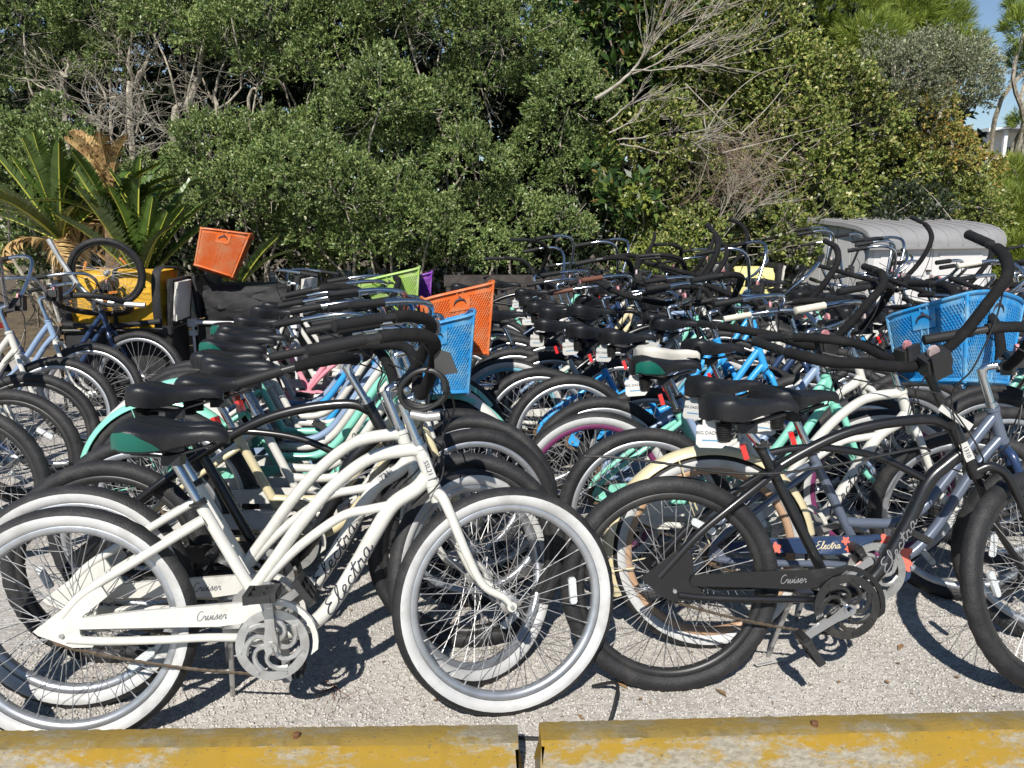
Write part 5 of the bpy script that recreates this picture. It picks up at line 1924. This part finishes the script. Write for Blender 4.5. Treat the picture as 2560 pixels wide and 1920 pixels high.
# pines at the right
G_P = 'pines at the right'
shrub('pine_tree', 'bright green pine above the vine shrub at the top right', 'tree', 'pine', [(1760, 70, 11.5, .50), (1830, 30, 11.5, .50), (1800, 130, 11.4, .36), (1880, 90, 11.5, .40)], dens=260, ll=.15, lw=.008, per=18, pine=True, group=G_P, seed=23, twigs=3, trunk_r=.07)
shrub('pine_tree', 'bright green pine against the sky near the top right', 'tree', 'pine', [(1950, 30, 11.8, .50), (2020, 60, 11.8, .42), (2075, 115, 11.9, .30), (1900, -20, 11.8, .5)], dens=260, ll=.15, lw=.008, per=18, pine=True, group=G_P, seed=24, twigs=3, trunk_r=.07)
shrub('pine_tree', 'pine bough in the top right corner against the blue sky', 'tree', 'pine', [(2215, 60, 13, .30), (2240, 130, 13, .34), (2212, 8, 13, .22), (2215, 262, 13.5, .17), (2270, 250, 13.5, .3)], dens=200, ll=.16, lw=.009, per=18, pine=True, group=G_P, seed=25, twigs=4, trunk_r=.07)
shrub('pine_tree', 'young bright pine beside the right end of the shed', 'tree', 'pine', [(2190, 400, 13, .50), (2180, 470, 12.6, .50), (2230, 530, 12.5, .6), (2150, 440, 12.6, .3), (2190, 560, 12.2, .4)], dens=240, ll=.16, lw=.010, per=18, pine=True, group=G_P, seed=26, twigs=3, trunk_r=.05)

# deeper trees that close the thicket behind, shade painted into their leaf colour
G_D = 'dark evergreen trees deep in the thicket'
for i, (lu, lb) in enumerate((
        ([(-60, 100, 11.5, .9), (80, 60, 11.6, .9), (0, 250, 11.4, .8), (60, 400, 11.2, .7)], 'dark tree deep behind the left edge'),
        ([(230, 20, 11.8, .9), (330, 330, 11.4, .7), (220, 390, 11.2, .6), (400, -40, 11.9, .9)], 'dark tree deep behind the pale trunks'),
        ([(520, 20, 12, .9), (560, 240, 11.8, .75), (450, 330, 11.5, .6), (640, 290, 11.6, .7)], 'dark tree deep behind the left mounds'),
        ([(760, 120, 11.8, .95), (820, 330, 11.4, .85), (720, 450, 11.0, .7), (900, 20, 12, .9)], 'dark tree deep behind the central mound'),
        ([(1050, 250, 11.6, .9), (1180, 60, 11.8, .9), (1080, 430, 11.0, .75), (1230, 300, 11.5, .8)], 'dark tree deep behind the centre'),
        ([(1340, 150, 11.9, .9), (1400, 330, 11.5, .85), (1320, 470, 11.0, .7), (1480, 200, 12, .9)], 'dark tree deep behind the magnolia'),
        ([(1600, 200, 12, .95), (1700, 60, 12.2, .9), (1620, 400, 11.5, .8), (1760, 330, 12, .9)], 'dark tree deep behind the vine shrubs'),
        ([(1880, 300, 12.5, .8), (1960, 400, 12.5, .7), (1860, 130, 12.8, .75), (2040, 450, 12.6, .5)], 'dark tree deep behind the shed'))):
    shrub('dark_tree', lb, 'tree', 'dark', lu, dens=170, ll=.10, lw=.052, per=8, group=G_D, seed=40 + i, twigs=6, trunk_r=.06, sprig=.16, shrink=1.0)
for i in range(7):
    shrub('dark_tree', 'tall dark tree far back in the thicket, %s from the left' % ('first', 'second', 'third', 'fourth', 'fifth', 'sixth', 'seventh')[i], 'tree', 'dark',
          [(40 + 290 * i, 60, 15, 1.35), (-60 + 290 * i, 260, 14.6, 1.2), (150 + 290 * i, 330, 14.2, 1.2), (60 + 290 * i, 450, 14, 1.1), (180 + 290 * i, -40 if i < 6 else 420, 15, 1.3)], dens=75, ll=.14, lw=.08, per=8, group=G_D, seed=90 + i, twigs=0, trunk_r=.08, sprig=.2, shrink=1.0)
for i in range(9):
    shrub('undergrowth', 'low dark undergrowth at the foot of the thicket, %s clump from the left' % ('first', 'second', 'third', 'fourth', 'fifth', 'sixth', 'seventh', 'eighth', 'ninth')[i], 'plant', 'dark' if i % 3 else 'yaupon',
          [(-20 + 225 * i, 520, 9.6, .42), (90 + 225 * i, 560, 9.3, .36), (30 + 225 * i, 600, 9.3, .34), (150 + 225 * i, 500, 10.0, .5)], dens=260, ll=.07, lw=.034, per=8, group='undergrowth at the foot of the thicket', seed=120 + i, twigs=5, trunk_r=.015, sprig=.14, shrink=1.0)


# pale crooked trunks in the gap at left
def bare_tree(name, label, cat, limbs, m, seed, tw_n=6, tw_len=.35, r0=.035, Y=9.6, depth=2, spread=.75, sub='limb', kids=3, r1=.5, twig_r=.006, follow=False):
    rr = random.Random(seed)
    p0 = at(*limbs[0][0], Y)
    root = link(name, None, label=label, cat=cat, loc=(p0.x, p0.y, 0))
    base = Vector((p0.x, p0.y, 0))
    mb, tb = MB(), MB()
    for i, lm in enumerate(limbs):
        pts = [at(q[0], q[1], Y + rr.uniform(-.15, .15)) - base for q in lm]
        if i == 0 and not follow:
            pts = [Vector((rr.uniform(-.1, .1), .1, 0))] + pts
        r = r0 if i == 0 else r0 * r1
        sp = spline(pts, 5)
        sp = [p + Vector((rr.uniform(-1, 1), 0, rr.uniform(-1, 1))) * .012 for p in sp]
        mb.tube(sp, taper(len(sp), r, r * .14), 7)
        for k in range(tw_n):
            ia = rr.randrange(len(sp) // 3, len(sp))
            a = sp[ia]
            dv = Vector((rr.uniform(-1, 1), rr.uniform(-1, .3), rr.uniform(-.5, .9)))
            if follow:
                dv = (sp[ia] - sp[ia - 1]).normalized() + dv * .45
            branches(tb, a, dv, tw_len * rr.uniform(.5, 1.2), twig_r, depth, rr, spread, .05, kids, 4)
    link('trunk', mb.mesh('trunk', m), root)
    if tb.v:
        link('twigs', tb.mesh('twigs', m, False), root, kind='stuff')
    return root


G_T = 'pale crooked trunks'
for i, (lm, lb, r) in enumerate((
        ([[(281, 235), (294, 187), (312, 140), (337, 95), (360, 40)], [(294, 187), (275, 140), (285, 80), (262, 30)]], 'pale crooked trunk standing left of centre in the dark gap', .042),
        ([[(378, 296), (403, 225), (428, 175), (434, 120), (450, 50)], [(428, 175), (398, 150), (385, 115)]], 'pale thick trunk leaning right beside the sago palms', .060),
        ([[(137, 210), (142, 165), (150, 110)], [(140, 200), (95, 190), (50, 165)]], 'short pale trunk at the left under the corner crown', .036),
        ([[(537, 255), (560, 190), (572, 160)]], 'thin pale snag between the left mounds', .026),
        ([[(470, 260), (462, 215), (478, 150), (500, 110)]], 'thin upright pale trunk right of the thick leaning trunk', .030),
        ([[(215, 290), (230, 215), (190, 150)], [(230, 215), (330, 200)]], 'pale forked trunk at far left behind the palms', .030))):
    bare_tree('bare_trunk', lb, 'tree', lm, M_BARK, 60 + i, tw_n=7, tw_len=.30, r0=r * 1.1, Y=9.35, depth=2, kids=3, twig_r=.0050)
bare_tree('dead_brush', 'tangle of pale dead twigs above the tan palm fronds', 'brush', [[(240, 290), (330, 275), (400, 310)], [(180, 250), (240, 280)], [(330, 270), (290, 300), (230, 310)], [(380, 310), (470, 300)]], M_DEAD, 71, tw_n=14, tw_len=.36, r0=.010, Y=9.25, depth=2, kids=3, twig_r=.0065)

# big dead branch reaching up over the vines
bare_tree('dead_branch', 'long bare pale branch fanning up to the right over the magnolia', 'branch', [[(1285, 215), (1350, 170), (1385, 130), (1420, 80), (1480, 30)], [(1350, 170), (1440, 125), (1530, 95)], [(1365, 155), (1460, 145), (1560, 130)], [(1385, 130), (1400, 90), (1440, 20)], [(1400, 130), (1500, 60), (1560, 20)]],
          M_DEAD, 72, tw_n=13, tw_len=.42, r0=.020, Y=9.0, depth=1, spread=.28, kids=3, r1=.45, twig_r=.0055, follow=True)
bare_tree('dead_branch', 'lower bare branches spreading right below the long pale branch', 'branch', [[(1310, 265), (1365, 225), (1420, 215)], [(1315, 285), (1380, 260), (1470, 255)], [(1330, 300), (1420, 295), (1520, 290)], [(1340, 310), (1440, 330), (1510, 310)]],
          M_DEAD, 73, tw_n=12, tw_len=.34, r0=.010, Y=8.95, depth=1, spread=.28, kids=3, r1=.9, twig_r=.0045, follow=True)
# brown tangle
rr = random.Random(5)
bt = MB()
for k in range(640):
    a = at(1590 + rr.gauss(0, 62), 375 + rr.gauss(0, 58), 9.15 + rr.uniform(-.15, .35))
    d = Vector((rr.gauss(0, 1), rr.gauss(0, .5), rr.gauss(-.1, .7))).normalized()
    L = rr.uniform(.2, .55)
    side = Vector((-d.z, 0, d.x)) * rr.uniform(-.2, .2)
    bt.tube(spline([a, a + d * L * .5 + side * L * 1.6, a + d * L], 4), .0021, 3, cap=False)
cbt = at(1590, 375, 9.2)
for q in range(len(bt.v)):
    v = bt.v[q]
    bt.v[q] = (v[0] - cbt.x, v[1] - cbt.y, v[2])
link('brown_brush', bt.mesh('brown_brush', M_BROWN, False), label='brown tangled dead brush in the thicket left of the shed', cat='brush', loc=(cbt.x, cbt.y, 0))
bare_tree('dead_brush', 'pale dry brush low behind the upright black handlebars', 'brush', [[(1540, 540), (1600, 470), (1660, 430)], [(1550, 550), (1640, 520), (1720, 500)], [(1530, 530), (1570, 440), (1600, 400)], [(1560, 560), (1660, 545), (1740, 540)]], M_DEAD, 74, tw_n=14, tw_len=.34, r0=.007, Y=8.8, depth=1, spread=.28, kids=3, r1=.9, twig_r=.0042, follow=True)
# long thin arching canes over the vines
cn = MB()
for pts in (((1500, 330), (1560, 230), (1640, 160), (1720, 140)), ((1480, 180), (1560, 260), (1620, 300)), ((1560, 330), (1680, 300), (1800, 270)), ((1600, 290), (1660, 230), (1700, 180)),
            ((1650, 330), (1740, 360), (1790, 410)), ((1520, 250), (1530, 330), (1510, 400)), ((1680, 350), (1740, 300), (1860, 265)), ((1900, 480), (1950, 450), (1990, 420)), ((2060, 480), (2020, 430), (1990, 400))):
    sp = spline([at(a, b, 8.95 if a < 1700 else 9.3) for a, b in pts], 6)
    cn.tube(sp, taper(len(sp), .0065, .003), 5, cap=False)
o0 = at(1600, 300, 8.95)
cn.v = [(v[0] - o0.x, v[1] - o0.y, v[2]) for v in cn.v]
link('dry_canes', cn.mesh('dry_canes', M_DEAD), label='long thin dry canes arching over the vine thicket', cat='canes', loc=(o0.x, o0.y, 0), kind='stuff')


# ------------------------------------------------------------------ sago palms
M_FROND = mat('sago leaflets', (0.085, 0.145, 0.028), rough=0.32, spec=.5, var=.4, scale=9)
M_RIBY = mat('yellow green midrib', (0.48, 0.47, 0.07), rough=.45)
M_FDEAD = mat('dead tan frond', (0.52, 0.36, 0.15), rough=.85, col2=(0.30, 0.17, 0.07), scale=14)
M_SAGOT = mat('sago trunk scales', (0.10, 0.065, 0.035), rough=.95, col2=(.2, .13, .07), scale=22, bump=1, bscale=30)


def frond_mesh(L, arch, wid, n, vee, seed, dead=False):
    rr = random.Random(seed)
    sp = spline([(0, 0, 0), (L * .33, 0, L * arch * .22), (L * .68, 0, L * arch * .22), (L, 0, -L * arch * .12)], 8)
    lf = MB()
    for i in range(n):
        t = .08 + .92 * i / (n - 1)
        q = t * (len(sp) - 1)
        k = min(len(sp) - 2, int(q))
        p = sp[k].lerp(sp[k + 1], q - k)
        d = (sp[k + 1] - sp[k]).normalized()
        upv = Vector((0, 1, 0)).cross(d) * -1
        w = wid * (math.sin(math.pi * min(1, t * .82 + .13)) ** .6)
        for s in (-1, 1):
            j = rr.uniform(-.12, .12) * (3 if dead else 1)
            tip = p + Vector((0, s * w * .92, 0)) + d * w * (.62 + j) + upv * w * (vee + j)
            b0, b1 = p - d * .012, p + d * .012
            mid = (p + tip) / 2 + upv * .012
            lf.add([b0, mid - d * .0125, tip, mid + d * .0125, b1], [(0, 1, 3, 4), (1, 2, 3)])
    rb = MB().tube(sp, taper(len(sp), .0105, .003), 6)
    return lf.mesh('frond', M_FROND, False), rb.mesh('midrib', M_RIBY)


FR = [frond_mesh(.92, a, w, 46, v, i) for i, (a, w, v) in enumerate(((.16, .120, .30), (.32, .115, .24), (.06, .125, .36)))]
FU = frond_mesh(.80, .35, .115, 40, .55, 21, True)
FD = [frond_mesh(.62, 1.1, .15, 34, -.5, 9, True), frond_mesh(.7, .6, .14, 34, .5, 10, True)]


def sago(loc, zb, n, label, seed, pitch=(15, 75), dead=6, scale=1.0, dead_up=0):
    rr = random.Random(seed)
    root = link('sago_palm', None, label=label, cat='palm', group='sago palms', loc=loc)
    mb = MB().lathe([(0, zb), (.08, zb), (.11, zb * .7), (.12, zb * .3), (.14, 0)], 14)
    mb.v = [(v[0] * (1 + .12 * math.sin(k * 7)), v[2], v[1]) for k, v in enumerate(mb.v)]
    link('trunk', mb.mesh('trunk', M_SAGOT), root)
    for i in range(n):
        f, r = FR[rr.randrange(3)]
        az = 2 * math.pi * i / n * 1.618 * 2 + rr.uniform(-.2, .2)
        el = R(rr.uniform(*pitch))
        o = link('frond', f, root, M_FROND, loc=(0, 0, zb), rot=(rr.uniform(-.4, .4), -el, az))
        sc = scale * rr.uniform(.8, 1.1)
        o.scale = (sc, sc, sc)
        link('midrib', r, o)
    for i in range(dead):
        f, r = FU if i < dead_up else FD[i % 2]
        az = rr.uniform(0, 6.28)
        el = R(rr.uniform(-30, 5)) if i >= dead_up else R(rr.uniform(50, 82))
        o = link('dead_frond', f, root, M_FDEAD, loc=(0, 0, zb + (.12 if i < dead_up else -.02)), rot=(rr.uniform(-1, 1), -el, az if i >= dead_up else R(-90) + rr.uniform(-1.7, 1.7)))
        o.scale = (scale,) * 3
        link('midrib', r, o, M_FDEAD)
    return root


sago(at(130, 480, 7.4) * Vector((1, 1, 0)), 1.22, 26, 'sago palm with yellow ribbed green fronds at the left edge', 3, (22, 80), 7, 1.0)
sago(at(300, 560, 7.1) * Vector((1, 1, 0)), 0.86, 26, 'sago palm between the two folded trailers', 8, (40, 86), 6, 1.08)
sago(at(245, 470, 7.3) * Vector((1, 1, 0)), 1.38, 12, 'sago palm with upright dead tan fronds behind the yellow trailer', 12, (15, 55), 9, .9, dead_up=6)
sago(at(500, 590, 7.6) * Vector((1, 1, 0)), .70, 8, 'small sago palm beside the orange basket', 15, (20, 60), 3, .75)

# ------------------------------------------------------------------ litter on the gravel
strip = link('paper_strip', MB().box((0, 0, .003), (.125, .020, .0008)).mesh('paper_strip', M_TAG, False), label='white paper wristband lying on the gravel before the black bicycle', cat='paper strip', loc=(*at(1665, 1436, 2.2).xy, 0.006))
pos = Vector((0, 0, HC)) + (at(1665, 1436, 1) - Vector((0, 0, HC))) * (HC / (HC - at(1665, 1436, 1).z))
strip.location = (pos.x, pos.y, .009)
strip.rotation_euler = (0, R(2), R(22))
dm = MB()
for k in range(9):
    dm.box((-.052 + .0065 * k, -.002, .0037), (.0028, .005, .0006))
link('print', dm.mesh('print', M_INK, False), strip)


def floor_at(dx, dy):
    a = at(dx, dy, 1) - Vector((0, 0, HC))
    t = HC / -a.z
    return Vector((a.x * t, a.y * t, 0))


M_DRY = mat('dry leaf', (0.20, 0.11, 0.05), rough=.8, col2=(.32, .2, .1), scale=30)
lm_ = MB().add([(0, 0, 0), (.022, .010, .006), (.055, 0, .003), (.022, -.010, .006)], [(0, 1, 2, 3)]).mesh('dry_leaf', M_DRY)
for i, (dx, dy, lb) in enumerate(((1235, 1440, 'dry brown leaf on the gravel between the two wheels'), (1950, 1395, 'dry brown leaf on the gravel right of the black crank'), (1570, 1510, 'curled dry leaf close to the right wheel stop'), (1330, 1475, 'dry leaf beside the loose cable'), (980, 1520, 'dry leaf under the white front wheel'))):
    p = floor_at(dx, dy)
    link('dry_leaf', lm_, label=lb, cat='leaf', group='dry leaves on the gravel', loc=(p.x, p.y, .008), rot=(.15, .1, rnd.uniform(0, 6)))
tb = MB()
rr = random.Random(9)
for k in range(7):
    branches(tb, (0, 0, .008), Vector((rr.uniform(-1, 1), rr.uniform(-1, 1), .06)), rr.uniform(.04, .08), .0018, 2, rr, .7, .0, 2, 4)
p = floor_at(725, 1488)
link('twig_cluster', tb.mesh('twig_cluster', mat('red brown twig', (.14, .06, .04), rough=.9), False), label='small cluster of reddish dry twigs on the gravel left of the white front wheel', cat='twigs', loc=(p.x, p.y, 0))

lb_ = MB()
rr = random.Random(31)
for k in range(150):
    x, y = rr.uniform(-1.3, 1.9), 1.96 + abs(rr.gauss(0, .35))
    a, L = rr.uniform(0, 6.3), rr.uniform(.006, .022)
    d = Vector((math.cos(a), math.sin(a), rr.uniform(-.1, .2)))
    s_ = Vector((-d.y, d.x, 0)) * L * rr.choice((.08, .1, .3))
    p = Vector((x, y, .007))
    lb_.add([p, p + d * L * .5 + s_, p + d * L, p + d * L * .5 - s_], [(0, 1, 2, 3)])
link('leaf_litter', lb_.mesh('leaf_litter', M_DRY, False), label='scattered bits of dry leaf and twig on the gravel', cat='litter', kind='stuff')

# ------------------------------------------------------------------ far house at the right
M_HW = mat('white siding', (0.72, 0.72, 0.70), rough=.6)
M_HROOF = mat('grey metal roof', (0.30, 0.32, 0.34), rough=.5)
hp = at(2186, 335, 46)
hs_ = link('beach_house', None, label='distant white beach house with a balcony among the trees at the right', cat='house', loc=(hp.x, hp.y, 0))
zt = hp.z
link('wall', MB().box((1.2, 2, (zt - 1.2) / 2), (5, 3.6, zt - 1.2)).mesh('wall', M_HW, False), hs_)
link('balcony', MB().box((.6, -.3, zt - 1.1), (3.4, 1.2, .15)).mesh('balcony', M_HW, False), hs_)
for k in range(6):
    link('baluster', MB().box((-.9 + .6 * k, -.8, zt - .6), (.10, .10, .9)).mesh('baluster', M_HW, False), hs_)
for k in range(3):
    link('rail', MB().box((.6, -.8, zt - .85 + .33 * k), (3.2, .07, .08)).mesh('rail', M_HW, False), hs_)
for k in range(2):
    link('post', MB().box((-.95 + 1.5 * k, -.75, zt + .1), (.18, .18, 2.5)).mesh('post', M_HW, False), hs_)
link('window', MB().box((.3, .18, zt - .2), (1.0, .06, 1.3)).mesh('window', mat('window glass', (.05, .06, .07), rough=.1), False), hs_)
link('upper_wall', MB().box((1.2, 2.2, zt + .2), (4.6, 3.2, 2.7)).mesh('upper_wall', M_HW, False), hs_)
link('roof', MB().add([(-1.2, -1.2, zt + 1.3), (4.2, -1.2, zt + 1.3), (4.2, 4.4, zt + 1.3), (-1.2, 4.4, zt + 1.3), (1.5, 1.6, zt + 2.0)], [(3, 2, 1, 0), (0, 1, 4), (1, 2, 4), (2, 3, 4), (3, 0, 4)]).mesh('roof', M_HROOF, False), hs_)
